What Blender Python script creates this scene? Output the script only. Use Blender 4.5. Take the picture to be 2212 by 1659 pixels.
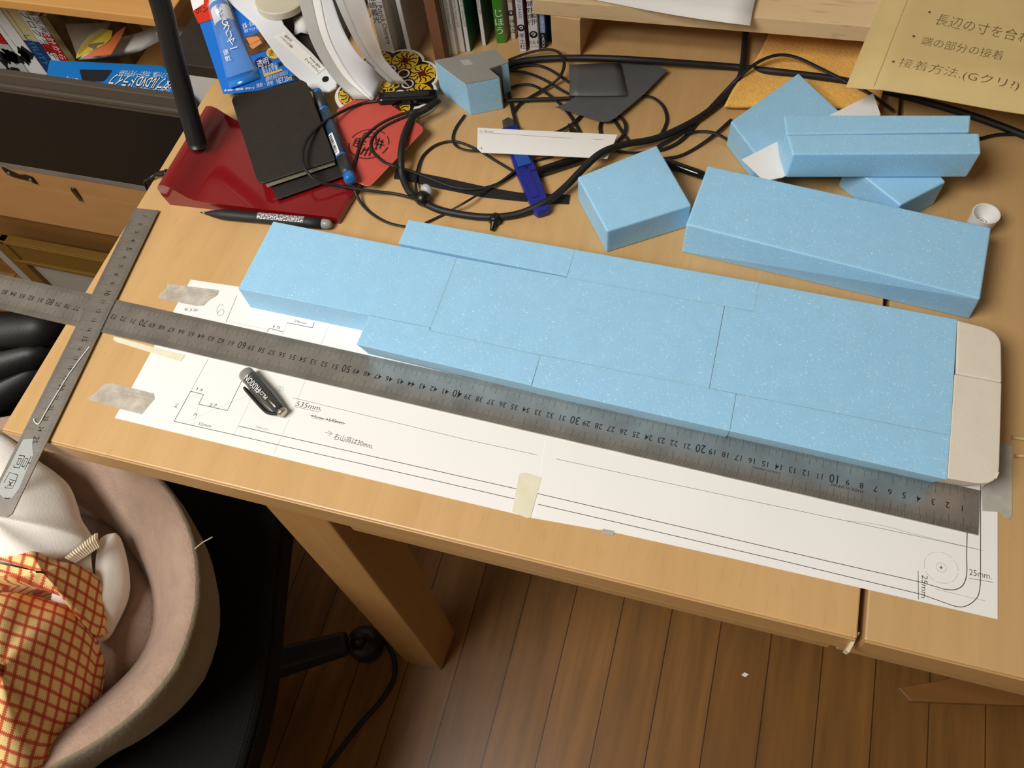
import bpy, math, random
from mathutils import Vector, Matrix

# ------------------------------------------------------------------ camera, world, lights, exposure
S = bpy.context.scene
for o in list(bpy.data.objects):
    bpy.data.objects.remove(o)
COL = S.collection
rnd = random.Random(7)
DESK = 0.70                                  # desk top above the floor (m); builders use cm from the desk's front-left corner, z=0 on the top
FPX = 1764.87                                # focal length in pixels at 2212 x 1659
CAM = (54.87844134, -15.77275818, 59.25075209)
ROT = ((0.96098245, 0.26325249, -0.0849168), (0.19357527, -0.85932728, -0.47337642), (-0.19758884, 0.43846864, -0.87675761))

def W(p):
    return Vector((p[0] / 100, p[1] / 100, DESK + p[2] / 100))

cd = bpy.data.cameras.new('camera')
cd.sensor_fit = 'HORIZONTAL'; cd.sensor_width = 36.0; cd.lens = FPX / 2212 * 36.0
cd.clip_start = 0.02; cd.clip_end = 30
cam = bpy.data.objects.new('camera', cd); COL.objects.link(cam)
m3 = Matrix((ROT[0], tuple(-a for a in ROT[1]), tuple(-a for a in ROT[2]))).transposed()
cam.matrix_world = Matrix.Translation(W(CAM)) @ m3.to_4x4()
S.camera = cam

w = bpy.data.worlds.new('world'); S.world = w; w.use_nodes = True
w.node_tree.nodes['Background'].inputs[0].default_value = (1.0, 0.97, 0.93, 1)
w.node_tree.nodes['Background'].inputs[1].default_value = 0.05

def area(name, loc, target, size, power, color, shape='DISK', size_y=None):
    l = bpy.data.lights.new(name, 'AREA'); l.shape = shape; l.size = size
    if size_y: l.size_y = size_y
    l.energy = power; l.color = color
    o = bpy.data.objects.new(name, l); COL.objects.link(o)
    o.location = W(loc)
    o.rotation_euler = (W(target) - W(loc)).to_track_quat('-Z', 'Y').to_euler()
    return o
area('ceiling_light', (-38, -66, 152), (-24, -40, 0), 0.95, 44, (1.0, 0.975, 0.935))

S.view_settings.view_transform = 'Standard'
S.view_settings.look = 'None'
S.view_settings.exposure = -0.02
S.view_settings.gamma = 1.0
S.view_settings.use_curve_mapping = False

# ------------------------------------------------------------------ measuring helpers (cm)
def at(px, py, z=0.0):
    """world point (cm) of a photo pixel that lies at height z above the desk top"""
    a, b = (px - 1106) / FPX, (py - 829.5) / FPX
    r = [ROT[0][i] * a + ROT[1][i] * b + ROT[2][i] for i in range(3)]
    t = (z - CAM[2]) / r[2]
    return Vector((CAM[0] + t * r[0], CAM[1] + t * r[1], z))

def ats(z, *pts):
    return [at(x, y, z) for x, y in pts]

def aty(px, py, Y):
    a, b = (px - 1106) / FPX, (py - 829.5) / FPX
    r = [ROT[0][i] * a + ROT[1][i] * b + ROT[2][i] for i in range(3)]
    t = (Y - CAM[1]) / r[1]
    return Vector((CAM[0] + t * r[0], Y, CAM[2] + t * r[2]))

def curve(pts, n=8, closed=False):
    P = [Vector(p) for p in pts]; out = []
    N = len(P)
    for i in range(N if closed else N - 1):
        if closed:
            a, b, c, d = P[(i - 1) % N], P[i], P[(i + 1) % N], P[(i + 2) % N]
        else:
            b, c = P[i], P[i + 1]
            a = P[i - 1] if i else b * 2 - c
            d = P[i + 2] if i + 2 < N else c * 2 - b
        for k in range(n):
            t = k / n
            out.append(0.5 * ((2 * b) + (c - a) * t + (2 * a - 5 * b + 4 * c - d) * t * t + (3 * b - a - 3 * c + d) * t ** 3))
    if not closed: out.append(P[-1])
    return out

# ------------------------------------------------------------------ materials
MATS = {}
def lin(c):
    return tuple(((x / 255) / 12.92 if x / 255 <= 0.04045 else ((x / 255 + 0.055) / 1.055) ** 2.4) for x in c)

def mat(name, rgb, rough=0.5, metal=0.0, spec=0.5, noise=0.0, nscale=60, bump=0.0, bscale=300, sss=0.0, sssr=0.004, coat=0.0, trans=0.0, alpha=1.0, stretch=None, aniso=0.0, sheen=0.0):
    if name in MATS: return MATS[name]
    m = bpy.data.materials.new(name); m.use_nodes = True
    nt = m.node_tree; b = nt.nodes['Principled BSDF']
    c = lin(rgb)
    b.inputs['Base Color'].default_value = (*c, 1)
    b.inputs['Roughness'].default_value = rough
    b.inputs['Metallic'].default_value = metal
    b.inputs['Specular IOR Level'].default_value = spec
    b.inputs['Coat Weight'].default_value = coat
    b.inputs['Transmission Weight'].default_value = trans
    b.inputs['Alpha'].default_value = alpha
    b.inputs['Sheen Weight'].default_value = sheen
    if sss:
        b.inputs['Subsurface Weight'].default_value = sss
        b.inputs['Subsurface Radius'].default_value = (1, 1, 1)
        b.inputs['Subsurface Scale'].default_value = sssr
    tc = nt.nodes.new('ShaderNodeTexCoord')
    mp = nt.nodes.new('ShaderNodeMapping')
    nt.links.new(tc.outputs['Object'], mp.inputs[0])
    if stretch: mp.inputs['Scale'].default_value = stretch
    n = nt.nodes.new('ShaderNodeTexNoise'); n.inputs['Scale'].default_value = nscale; n.inputs['Detail'].default_value = 4
    nt.links.new(mp.outputs[0], n.inputs[0])
    if noise:
        r = nt.nodes.new('ShaderNodeValToRGB')
        r.color_ramp.elements[0].position = 0.3; r.color_ramp.elements[1].position = 0.7
        r.color_ramp.elements[0].color = (*[max(0, x * (1 - noise)) for x in c], 1)
        r.color_ramp.elements[1].color = (*[min(1, x * (1 + noise)) for x in c], 1)
        nt.links.new(n.outputs[0], r.inputs[0]); nt.links.new(r.outputs[0], b.inputs['Base Color'])
    if bump:
        n2 = nt.nodes.new('ShaderNodeTexNoise'); n2.inputs['Scale'].default_value = bscale; n2.inputs['Detail'].default_value = 3
        nt.links.new(mp.outputs[0], n2.inputs[0])
        bp = nt.nodes.new('ShaderNodeBump'); bp.inputs['Strength'].default_value = bump; bp.inputs['Distance'].default_value = 0.002
        nt.links.new(n2.outputs[0], bp.inputs['Height']); nt.links.new(bp.outputs[0], b.inputs['Normal'])
    MATS[name] = m
    return m

def wood(name, dark, light, axis=1, fine=90, long=2.2, rough=0.42, contrast=0.5, blotch=0.35, pore=0.0, coat=0.0):
    """grain stretched along one axis, plus broad tone blotches and short dark pores"""
    if name in MATS: return MATS[name]
    m = bpy.data.materials.new(name); m.use_nodes = True
    nt = m.node_tree; L = nt.links; b = nt.nodes['Principled BSDF']
    b.inputs['Roughness'].default_value = rough; b.inputs['Coat Weight'].default_value = coat
    tc = nt.nodes.new('ShaderNodeTexCoord')
    def nz(sc_across, sc_along, det=4, dist=0.0):
        mp = nt.nodes.new('ShaderNodeMapping'); L.new(tc.outputs['Object'], mp.inputs[0])
        s = [sc_across] * 3; s[axis] = sc_along; mp.inputs['Scale'].default_value = s
        n = nt.nodes.new('ShaderNodeTexNoise'); n.inputs['Scale'].default_value = 1.0; n.inputs['Detail'].default_value = det
        n.inputs['Distortion'].default_value = dist
        L.new(mp.outputs[0], n.inputs[0]); return n.outputs[0]
    g = nz(fine, long, 5, 0.4); bl = nz(fine * 0.09, long * 0.5, 2)
    add = nt.nodes.new('ShaderNodeMath'); add.operation = 'MULTIPLY_ADD'
    L.new(bl, add.inputs[0]); add.inputs[1].default_value = blotch
    sc = nt.nodes.new('ShaderNodeMath'); sc.operation = 'MULTIPLY'; L.new(g, sc.inputs[0]); sc.inputs[1].default_value = 1 - blotch
    L.new(sc.outputs[0], add.inputs[2])
    r = nt.nodes.new('ShaderNodeValToRGB'); e = r.color_ramp.elements
    e[0].position = 0.5 - contrast * 0.4; e[1].position = 0.5 + contrast * 0.4
    e[0].color = (*lin(dark), 1); e[1].color = (*lin(light), 1)
    L.new(add.outputs[0], r.inputs[0])
    out = r.outputs[0]
    if pore:
        p = nz(fine * 4, long * 9, 1)
        pr = nt.nodes.new('ShaderNodeValToRGB'); pe = pr.color_ramp.elements
        pe[0].position = 0.30; pe[0].color = (1 - pore, 1 - pore, 1 - pore, 1); pe[1].position = 0.40; pe[1].color = (1, 1, 1, 1)
        L.new(p, pr.inputs[0])
        mx = nt.nodes.new('ShaderNodeMix'); mx.data_type = 'RGBA'; mx.blend_type = 'MULTIPLY'; mx.inputs['Factor'].default_value = 1
        L.new(out, mx.inputs['A']); L.new(pr.outputs[0], mx.inputs['B']); out = mx.outputs['Result']
    L.new(out, b.inputs['Base Color'])
    bp = nt.nodes.new('ShaderNodeBump'); bp.inputs['Strength'].default_value = 0.12; bp.inputs['Distance'].default_value = 0.001
    L.new(g, bp.inputs['Height']); L.new(bp.outputs[0], b.inputs['Normal'])
    MATS[name] = m
    return m

def foam_mat(name, base, glint, amount=0.60, scale=900, sss=0.25):
    """closed-cell foam: fine cells, the glint of some painted in as a paler colour"""
    m = bpy.data.materials.new(name); m.use_nodes = True
    nt = m.node_tree; L = nt.links; b = nt.nodes['Principled BSDF']
    tc = nt.nodes.new('ShaderNodeTexCoord')
    n = nt.nodes.new('ShaderNodeTexNoise'); n.inputs['Scale'].default_value = scale; n.inputs['Detail'].default_value = 2
    n2 = nt.nodes.new('ShaderNodeTexNoise'); n2.inputs['Scale'].default_value = 60; n2.inputs['Detail'].default_value = 2
    L.new(tc.outputs['Object'], n.inputs[0]); L.new(tc.outputs['Object'], n2.inputs[0])
    r = nt.nodes.new('ShaderNodeValToRGB'); e = r.color_ramp.elements
    e[0].position = amount; e[0].color = (0, 0, 0, 1); e[1].position = amount + 0.12; e[1].color = (1, 1, 1, 1)
    L.new(n.outputs[0], r.inputs[0])
    mx = nt.nodes.new('ShaderNodeMix'); mx.data_type = 'RGBA'
    mx.inputs['A'].default_value = (*lin(base), 1); mx.inputs['B'].default_value = (*lin(glint), 1)  # second colour paints the glint of the cell walls
    L.new(r.outputs[0], mx.inputs['Factor'])
    m2 = nt.nodes.new('ShaderNodeMix'); m2.data_type = 'RGBA'; m2.blend_type = 'MULTIPLY'; m2.inputs['Factor'].default_value = 0.12
    L.new(mx.outputs['Result'], m2.inputs['A']); L.new(n2.outputs[0], m2.inputs['B'])
    L.new(m2.outputs['Result'], b.inputs['Base Color'])
    b.inputs['Roughness'].default_value = 0.55
    b.inputs['Subsurface Weight'].default_value = sss
    b.inputs['Subsurface Radius'].default_value = (0.7, 1, 1.3); b.inputs['Subsurface Scale'].default_value = 0.006
    bp = nt.nodes.new('ShaderNodeBump'); bp.inputs['Strength'].default_value = 0.25; bp.inputs['Distance'].default_value = 0.0008
    L.new(n.outputs[0], bp.inputs['Height']); L.new(bp.outputs[0], b.inputs['Normal'])
    MATS[name] = m
    return m

# ------------------------------------------------------------------ mesh builder (cm)
class MB:
    def __init__(s):
        s.v = []; s.f = []; s.m = []; s.uv = {}
    def add(s, vs, fs, m=0):
        o = len(s.v)
        s.v += [Vector(v) for v in vs]
        s.f += [tuple(i + o for i in f) for f in fs]
        s.m += [m] * len(fs)
        return o
    def prism(s, poly, z0, z1, m=0, top=None, mtop=None):
        """upright solid over an outline; z0/z1 numbers or per-point lists; top = another outline for the upper face"""
        n = len(poly); top = top or poly
        a = sum(poly[i][0] * poly[(i + 1) % n][1] - poly[(i + 1) % n][0] * poly[i][1] for i in range(n))
        idx = list(range(n)) if a > 0 else list(range(n - 1, -1, -1))
        f0 = lambda i: z0[i] if isinstance(z0, (list, tuple)) else z0
        f1 = lambda i: z1[i] if isinstance(z1, (list, tuple)) else z1
        vs = [(poly[i][0], poly[i][1], f0(i)) for i in idx] + [(top[i][0], top[i][1], f1(i)) for i in idx]
        s.add(vs, [tuple(range(n - 1, -1, -1))] + [(i, (i + 1) % n, n + (i + 1) % n, n + i) for i in range(n)], m)
        o = len(s.v) - 2 * n
        s.f.append(tuple(o + n + i for i in range(n))); s.m.append(m if mtop is None else mtop)
        return s
    def box(s, x0, x1, y0, y1, z0, z1, m=0):
        return s.prism([(x0, y0), (x1, y0), (x1, y1), (x0, y1)], z0, z1, m)
    def hexa(s, b, t, m=0):
        """solid between two closed outlines of equal length"""
        n = len(b); c = sum((Vector(p) for p in b), Vector()) / n; d = sum((Vector(p) for p in t), Vector()) / n - c
        nn = Vector()
        for i in range(n): nn += (Vector(b[i]) - c).cross(Vector(b[(i + 1) % n]) - c)
        if nn.dot(d) < 0: b = b[::-1]; t = t[::-1]
        s.add(list(b) + list(t), [tuple(range(n - 1, -1, -1)), tuple(range(n, 2 * n))] + [(i, (i + 1) % n, n + (i + 1) % n, n + i) for i in range(n)], m)
        return s
    def ext(s, poly, vec, m=0):
        return s.hexa([Vector(p) for p in poly], [Vector(p) + Vector(vec) for p in poly], m)
    def tube(s, pts, r, n=8, m=0, flat=1.0, closed=False, up=None):
        P = [Vector(p) for p in pts]; N = len(P); rings = []
        u = Vector(up) if up else None
        for i in range(N):
            if closed: t = P[(i + 1) % N] - P[i - 1]
            else: t = P[min(i + 1, N - 1)] - P[max(i - 1, 0)]
            if t.length < 1e-9: t = Vector((0, 0, 1))
            t.normalize()
            if u is None: u = Vector((0, 0, 1)) if abs(t.z) < 0.9 else Vector((1, 0, 0))
            a = u - t * u.dot(t)
            if a.length < 1e-6: a = t.orthogonal()
            a.normalize(); c = t.cross(a); 
            if not up or abs(t.dot(Vector(up))) > 0.98: u = a
            rr = r[i] if isinstance(r, (list, tuple)) else r
            rings.append([P[i] + a * (math.cos(2 * math.pi * k / n) * rr * flat) + c * (math.sin(2 * math.pi * k / n) * rr) for k in range(n)])
        vs = [v for g in rings for v in g]; fs = []
        M = N if closed else N - 1
        for i in range(M):
            j = (i + 1) % N
            for k in range(n):
                fs.append((i * n + k, j * n + k, j * n + (k + 1) % n, i * n + (k + 1) % n)[::-1])
        if not closed:
            fs.append(tuple(range(n))); fs.append(tuple((N - 1) * n + k for k in range(n - 1, -1, -1)))
            # orientation fixed later by recalculation
        s.add(vs, fs, m)
        return s
    def lathe(s, o, axis, prof, n=20, m=0, cap=(True, True)):
        """prof = list of (radius, distance along the axis)"""
        o = Vector(o); ax = Vector(axis).normalized(); a = ax.orthogonal().normalized(); c = ax.cross(a)
        vs = []; fs = []
        for r, h in prof:
            for k in range(n):
                t = 2 * math.pi * k / n
                vs.append(o + ax * h + (a * math.cos(t) + c * math.sin(t)) * r)
        for i in range(len(prof) - 1):
            for k in range(n):
                fs.append((i * n + k, i * n + (k + 1) % n, (i + 1) * n + (k + 1) % n, (i + 1) * n + k))
        if cap[0]: fs.append(tuple(range(n - 1, -1, -1)))
        if cap[1]: fs.append(tuple((len(prof) - 1) * n + k for k in range(n)))
        s.add(vs, fs, m)
        return s
    def grid(s, rows, m=0, uv=None):
        a, b = len(rows), len(rows[0])
        o = s.add([p for r in rows for p in r], [(i * b + j, i * b + j + 1, (i + 1) * b + j + 1, (i + 1) * b + j) for i in range(a - 1) for j in range(b - 1)], m)
        if uv:
            for i in range(a):
                for j in range(b): s.uv[o + i * b + j] = uv(i / (a - 1), j / (b - 1))
        return s
    def flat(s, poly, m=0):
        s.add(poly, [tuple(range(len(poly)))], m); return s
    def stroke(s, F, pts, wd, m=0, smooth=0):
        """a pen line on a flat frame: F = (origin, u, v)"""
        o, u, v = F
        P = [Vector((p[0], p[1], 0)) for p in pts]
        if smooth: P = curve(P, smooth)
        nrm = u.cross(v).normalized()
        vs = []
        for i, p in enumerate(P):
            t = P[min(i + 1, len(P) - 1)] - P[max(i - 1, 0)]
            if t.length < 1e-9: t = Vector((1, 0, 0))
            t.normalize(); q = Vector((-t.y, t.x, 0)) * wd / 2
            for a in (p + q, p - q): vs.append(o + u * a.x + v * a.y)
        s.add(vs, [(2 * i, 2 * i + 1, 2 * i + 3, 2 * i + 2) for i in range(len(P) - 1)], m)
        return s
    def text(s, txt, F, size, m=0, align='CENTER', sx=1.0, thin=0.0, shear=0.0, fit=None):
        o, u, v = F
        cu = bpy.data.curves.new('t', 'FONT'); cu.body = txt; cu.size = 1.0; cu.align_x = align; cu.align_y = 'CENTER'
        cu.resolution_u = 2; cu.offset = thin; cu.shear = shear
        ob = bpy.data.objects.new('t', cu); COL.objects.link(ob)
        dg = bpy.context.evaluated_depsgraph_get(); dg.update()
        me = bpy.data.meshes.new_from_object(ob.evaluated_get(dg))
        if fit and len(me.vertices):
            xs_ = [p.co.x for p in me.vertices]; sx = fit / ((max(xs_) - min(xs_)) * size)
        s.add([o + u * (p.co.x * size * sx) + v * (p.co.y * size) for p in me.vertices], [tuple(p.vertices) for p in me.polygons], m)
        bpy.data.objects.remove(ob); bpy.data.curves.remove(cu); bpy.data.meshes.remove(me)
        return s

def fr(o, u, v=None, lift=0.0):
    """frame on a surface: origin, unit direction u, unit direction v"""
    o = Vector(o); u = Vector(u).normalized()
    v = Vector(v) if v else Vector((0, 0, 1)).cross(u)
    v = (v - u * v.dot(u)).normalized()
    return (o + u.cross(v) * lift, u, v)

# ------------------------------------------------------------------ objects
def tag(o, label=None, cat=None, group=None, kind=None):
    if label: o['label'] = label
    if cat: o['category'] = cat
    if group: o['group'] = group
    if kind: o['kind'] = kind
    return o

def thing(name, label, cat, loc, group=None):
    o = bpy.data.objects.new(name, None); COL.objects.link(o)
    o.empty_display_size = 0.02
    o.location = W(loc)
    return tag(o, label, cat, group)

def worldloc(o):
    p = Vector(o.location)
    while o.parent: o = o.parent; p = p + Vector(o.location)
    return p

def obj(name, mb, mats, parent=None, label=None, cat=None, group=None, kind=None, smooth=False, bev=0.0, sub=0, solid=0.0, seg=2, base=None, flip=False):
    """link a builder as ONE mesh object, origin at its parent's origin or at its own base"""
    me = bpy.data.meshes.new(name)
    if parent: org = worldloc(parent)
    else:
        if base is None:
            xs = [v.x for v in mb.v]; ys = [v.y for v in mb.v]; zs = [v.z for v in mb.v]
            base = ((min(xs) + max(xs)) / 2, (min(ys) + max(ys)) / 2, min(zs))
        org = W(base)
    me.from_pydata([W(v) - org for v in mb.v], [], mb.f)
    for x in (mats if isinstance(mats, (list, tuple)) else [mats]): me.materials.append(x)
    me.polygons.foreach_set('material_index', mb.m)
    if mb.uv:
        ul = me.uv_layers.new(name='uv')
        for lp in me.loops: ul.data[lp.index].uv = mb.uv.get(lp.vertex_index, (0, 0))
    if smooth is True: me.polygons.foreach_set('use_smooth', [True] * len(me.polygons))
    me.validate(); me.update()
    if smooth == 'auto':
        me.polygons.foreach_set('use_smooth', [True] * len(me.polygons)); me.set_sharp_from_angle(angle=math.radians(38))
    o = bpy.data.objects.new(name, me); COL.objects.link(o)
    if parent: o.parent = parent
    else: o.location = org
    if bev:
        b = o.modifiers.new('bevel', 'BEVEL'); b.width = bev / 100; b.segments = seg; b.limit_method = 'ANGLE'; b.angle_limit = math.radians(35)
        b.use_clamp_overlap = True
    if sub:
        b = o.modifiers.new('sub', 'SUBSURF'); b.levels = sub; b.render_levels = sub; b.boundary_smooth = 'PRESERVE_CORNERS'
    if solid:
        b = o.modifiers.new('solid', 'SOLIDIFY'); b.thickness = solid / 100; b.offset = -1
    return tag(o, label, cat, group, kind)

def rounded(pts, r, n=4, which=None):
    """round the corners of a 2D/3D outline"""
    P = [Vector(p) for p in pts]; out = []
    for i, p in enumerate(P):
        if which is not None and i not in which: out.append(p); continue
        a, b = P[i - 1], P[(i + 1) % len(P)]
        da, db = (a - p), (b - p); k = min(r, da.length * 0.45, db.length * 0.45)
        s0 = p + da.normalized() * k; s1 = p + db.normalized() * k
        for j in range(n + 1):
            t = j / n; out.append(s0 * (1 - t) ** 2 + p * 2 * t * (1 - t) + s1 * t * t)
    return out

# ------------------------------------------------------------------ shared materials
M_desk = wood('desk_veneer', (184, 143, 90), (213, 175, 122), axis=1, fine=70, long=5, contrast=1.0, blotch=0.45, pore=0.05, rough=0.36)
M_desk2 = wood('desk_veneer_right', (180, 142, 92), (206, 170, 120), axis=1, fine=60, long=4, contrast=1.0, blotch=0.5, pore=0.04, rough=0.38)
M_edge = wood('desk_edge_veneer', (168, 128, 78), (202, 162, 108), axis=0, fine=90, long=4, contrast=1.0, blotch=0.4, rough=0.4)
M_leg = wood('desk_leg_wood', (160, 118, 66), (188, 144, 90), axis=2, fine=60, long=3, contrast=1.0, rough=0.42)
M_white = mat('white_paper', (236, 234, 230), rough=0.75, noise=0.012, nscale=12, bump=0.05, bscale=40)
M_ink = mat('pencil_line', (58, 56, 56), rough=0.8)
M_faint = mat('faint_pencil_line', (168, 166, 165), rough=0.8)
M_blk = mat('black_plastic', (17, 17, 18), rough=0.35)
M_rub = mat('black_rubber', (20, 20, 20), rough=0.55)
M_steel = mat('stainless_steel', (184, 180, 173), rough=0.32, metal=0.85, noise=0.16, nscale=45, stretch=(1, 1, 1), bump=0.05, bscale=900)
M_steel2 = mat('satin_steel', (166, 161, 154), rough=0.40, metal=0.85, noise=0.10, nscale=70)
M_etch = mat('etched_mark', (16, 15, 14), rough=0.7)
M_tick = mat('etched_tick', (62, 58, 54), rough=0.7)
M_foam = foam_mat('blue_foam', (158, 210, 243), (224, 246, 255), amount=.63, scale=700)
M_wfoam = foam_mat('white_foam', (228, 219, 203), (238, 230, 216), amount=0.7, scale=1400, sss=0.15)
M_redp = mat('red_lacquer', (126, 18, 24), rough=0.16, coat=0.6)
M_txtw = mat('white_print', (238, 238, 238), rough=0.6)
M_txtb = mat('black_print', (22, 22, 24), rough=0.6)

F0 = lambda z: (Vector((0, 0, z)), Vector((1, 0, 0)), Vector((0, 1, 0)))
def pstroke(mb, z, pts, wd=0.05, m=1, smooth=0):
    mb.stroke(F0(z), [(p.x, p.y) for p in ats(z, *pts)], wd, m, smooth)
def ptext(mb, z, s, a, b, size, m=1, sx=1.0, thin=0.0, shear=0.0):
    A, B = at(*a, z), at(*b, z)
    mb.text(s, fr((A + B) / 2, B - A), size, m, 'CENTER', sx, thin, shear, fit=(B - A).length)

# ------------------------------------------------------------------ room shell
def floor_mat():
    m = bpy.data.materials.new('floor_planks'); m.use_nodes = True
    nt = m.node_tree; L = nt.links; b = nt.nodes['Principled BSDF']; b.inputs['Roughness'].default_value = 0.38
    tc = nt.nodes.new('ShaderNodeTexCoord'); mp = nt.nodes.new('ShaderNodeMapping')
    mp.inputs['Rotation'].default_value = (0, 0, math.pi / 2); mp.inputs['Location'].default_value = (0.0, 0.52, 0)
    L.new(tc.outputs['Object'], mp.inputs[0])
    br = nt.nodes.new('ShaderNodeTexBrick'); L.new(mp.outputs[0], br.inputs[0])
    br.inputs['Scale'].default_value = 1; br.inputs['Brick Width'].default_value = 1.6; br.inputs['Row Height'].default_value = 0.075
    br.inputs['Mortar Size'].default_value = 0.0009; br.offset = 0.37
    br.inputs['Color1'].default_value = (*lin((122, 84, 40)), 1); br.inputs['Color2'].default_value = (*lin((140, 98, 50)), 1)
    br.inputs['Mortar'].default_value = (*lin((66, 42, 18)), 1)
    mp2 = nt.nodes.new('ShaderNodeMapping'); mp2.inputs['Scale'].default_value = (60, 5, 1); L.new(tc.outputs['Object'], mp2.inputs[0])
    n = nt.nodes.new('ShaderNodeTexNoise'); n.inputs['Scale'].default_value = 1; n.inputs['Detail'].default_value = 5; L.new(mp2.outputs[0], n.inputs[0])
    r = nt.nodes.new('ShaderNodeValToRGB'); r.color_ramp.elements[0].color = (0.72, 0.72, 0.72, 1); r.color_ramp.elements[1].color = (1.12, 1.12, 1.12, 1)
    r.color_ramp.elements[0].position = 0.3; r.color_ramp.elements[1].position = 0.7
    L.new(n.outputs[0], r.inputs[0])
    mx = nt.nodes.new('ShaderNodeMix'); mx.data_type = 'RGBA'; mx.blend_type = 'MULTIPLY'; mx.inputs['Factor'].default_value = 1
    L.new(br.outputs[0], mx.inputs['A']); L.new(r.outputs[0], mx.inputs['B']); L.new(mx.outputs['Result'], b.inputs['Base Color'])
    return m
b = MB(); b.box(-170, 230, -170, 125, -74, -70); obj('floor', b, floor_mat(), kind='structure')
M_wall = mat('wall_paint', (224, 217, 205), rough=0.9, noise=0.03, nscale=8, bump=0.1, bscale=200)
b = MB(); b.box(-170, 230, 125, 130, -70, 180); obj('wall_back', b, M_wall, kind='structure')
b = MB(); b.box(-175, -170, -170, 130, -70, 180); obj('wall_left', b, M_wall, kind='structure')
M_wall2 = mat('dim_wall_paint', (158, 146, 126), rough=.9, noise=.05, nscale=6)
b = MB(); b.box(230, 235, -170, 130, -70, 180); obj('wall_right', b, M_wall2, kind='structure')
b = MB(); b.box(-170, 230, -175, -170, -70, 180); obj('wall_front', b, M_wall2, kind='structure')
b = MB(); b.box(-170, 230, -170, 125, 170, 175); obj('ceiling', b, mat('ceiling_paint', (226, 222, 214), rough=.9, noise=.02, nscale=6), kind='structure')

# ------------------------------------------------------------------ the two desks
t = thing('desk', 'light beech wooden desk holding the rulers, blue foam and red lamp', 'desk', (35, 30, -70))
b = MB(); b.box(0, 69.9, 0, 76, -3, 0); obj('desk_top', b, M_desk, t, bev=0.12)
b = MB(); b.box(0.05, 69.85, -0.16, 0.0, -2.95, -0.10); obj('front_edge', b, M_edge, t, bev=0.05)
b = MB(); b.box(29.9, 69.9, 0.9, 2.9, -8.2, -3); obj('apron', b, M_edge, t, bev=0.1)
bot = ats(-70, (874, 1429), (954, 1449), (983, 1365)); bot.append(bot[0] + bot[2] - bot[1])
top = [Vector((22.6, 0.5, -3)), Vector((28.6, 0.5, -3)), Vector((28.9, 7.2, -3)), Vector((22.9, 7.2, -3))]
b = MB(); b.hexa(bot, top); obj('leg', b, M_leg, t, bev=0.25)
b = MB(); b.box(3, 9, 67, 73, -70, -3); obj('leg', b, M_leg, t, bev=0.25)
b = MB(); b.box(61, 67, 67, 73, -70, -3); obj('leg', b, M_leg, t, bev=0.25)
p = at(1853, 1378, -0.3)
b = MB(); b.hexa([p + Vector((-0.12, 0.4, 0)), p + Vector((0.1, 0.4, 0)), p + Vector((-0.35, -1.0, -0.5)), p + Vector((-0.6, -0.9, -0.5))],
                 [p + Vector((-0.12, 0.4, -0.9)), p + Vector((0.1, 0.4, -0.9)), p + Vector((-0.35, -1.0, -1.3)), p + Vector((-0.6, -0.9, -1.3))])
obj('edging_strip', b, mat('pale_edging', (206, 186, 148), rough=0.5), t, label='pale edging peeling off at the joint')

t = thing('desk', 'second beech desk pushed up on the right of the narrow gap', 'desk', (100, 30, -70))
b = MB(); b.box(70.4, 132, 0.05, 76, -3, 0); obj('desk_top', b, M_desk2, t, bev=0.12)
b = MB(); b.box(70.45, 132, -0.11, 0.05, -2.95, -0.10); obj('front_edge', b, M_edge, t, bev=0.05)
b = MB(); b.box(70.4, 132, 0.9, 2.9, -8.0, -3); obj('apron', b, M_edge, t, bev=0.1)
b = MB(); b.box(122, 128, 2.95, 9, -70, -3); obj('leg', b, M_leg, t, bev=0.25)
b = MB(); b.box(122, 128, 67, 73, -70, -3); obj('leg', b, M_leg, t, bev=0.25)

q = ats(-45, (1940, 1485), (1968, 1515), (2300, 1527), (2330, 1400), (2030, 1470))
b = MB(); b.prism([(p.x, p.y) for p in q], -46.2, -45); obj('brace_board', b, wood('brace_wood', (112, 72, 34), (140, 96, 50), axis=0, fine=40, long=3), t, bev=.1)

# ------------------------------------------------------------------ paper plan taped to the desk
t = thing('paper_plan', 'long white paper plan with pencil outlines and measurements under the steel ruler', 'drawing', (44, 9, 0.0))
s1a, s1b = at(1178, 942, 0.02), at(1150, 1119, 0.02)
s2a, s2b = at(1331, 1012, 0.02), at(1297, 1145, 0.02)
L0, L1 = at(412, 604, 0.02), at(248, 903, 0.02)
R0, R1 = Vector((78.75, 15.6, 0.03)), at(2155, 1338, 0.03)
bm_ = at(1580, 1206, 0.03)
ext = lambda a, c, y: a + (c - a) * ((y - a.y) / (c.y - a.y))
lt = MB()
s2t = ext(s2b, s2a, 18.6)
lt.prism([(p.x, p.y) for p in (L1, at(700, 1012, .02), s1b, s2b, s2t, Vector((25, 18.7, 0)), at(520, 620, .02), L0)], 0.004, 0.022)
rt = MB()
s1t = ext(s1b, s1a, 18.6)
rt.prism([(p.x, p.y) for p in (s1b + Vector((.1, 0, 0)), s2b + Vector((0, .04, 0)), bm_, R1, R0, Vector((60, 17.6, 0)), s1t)], 0.024, 0.040)
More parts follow.
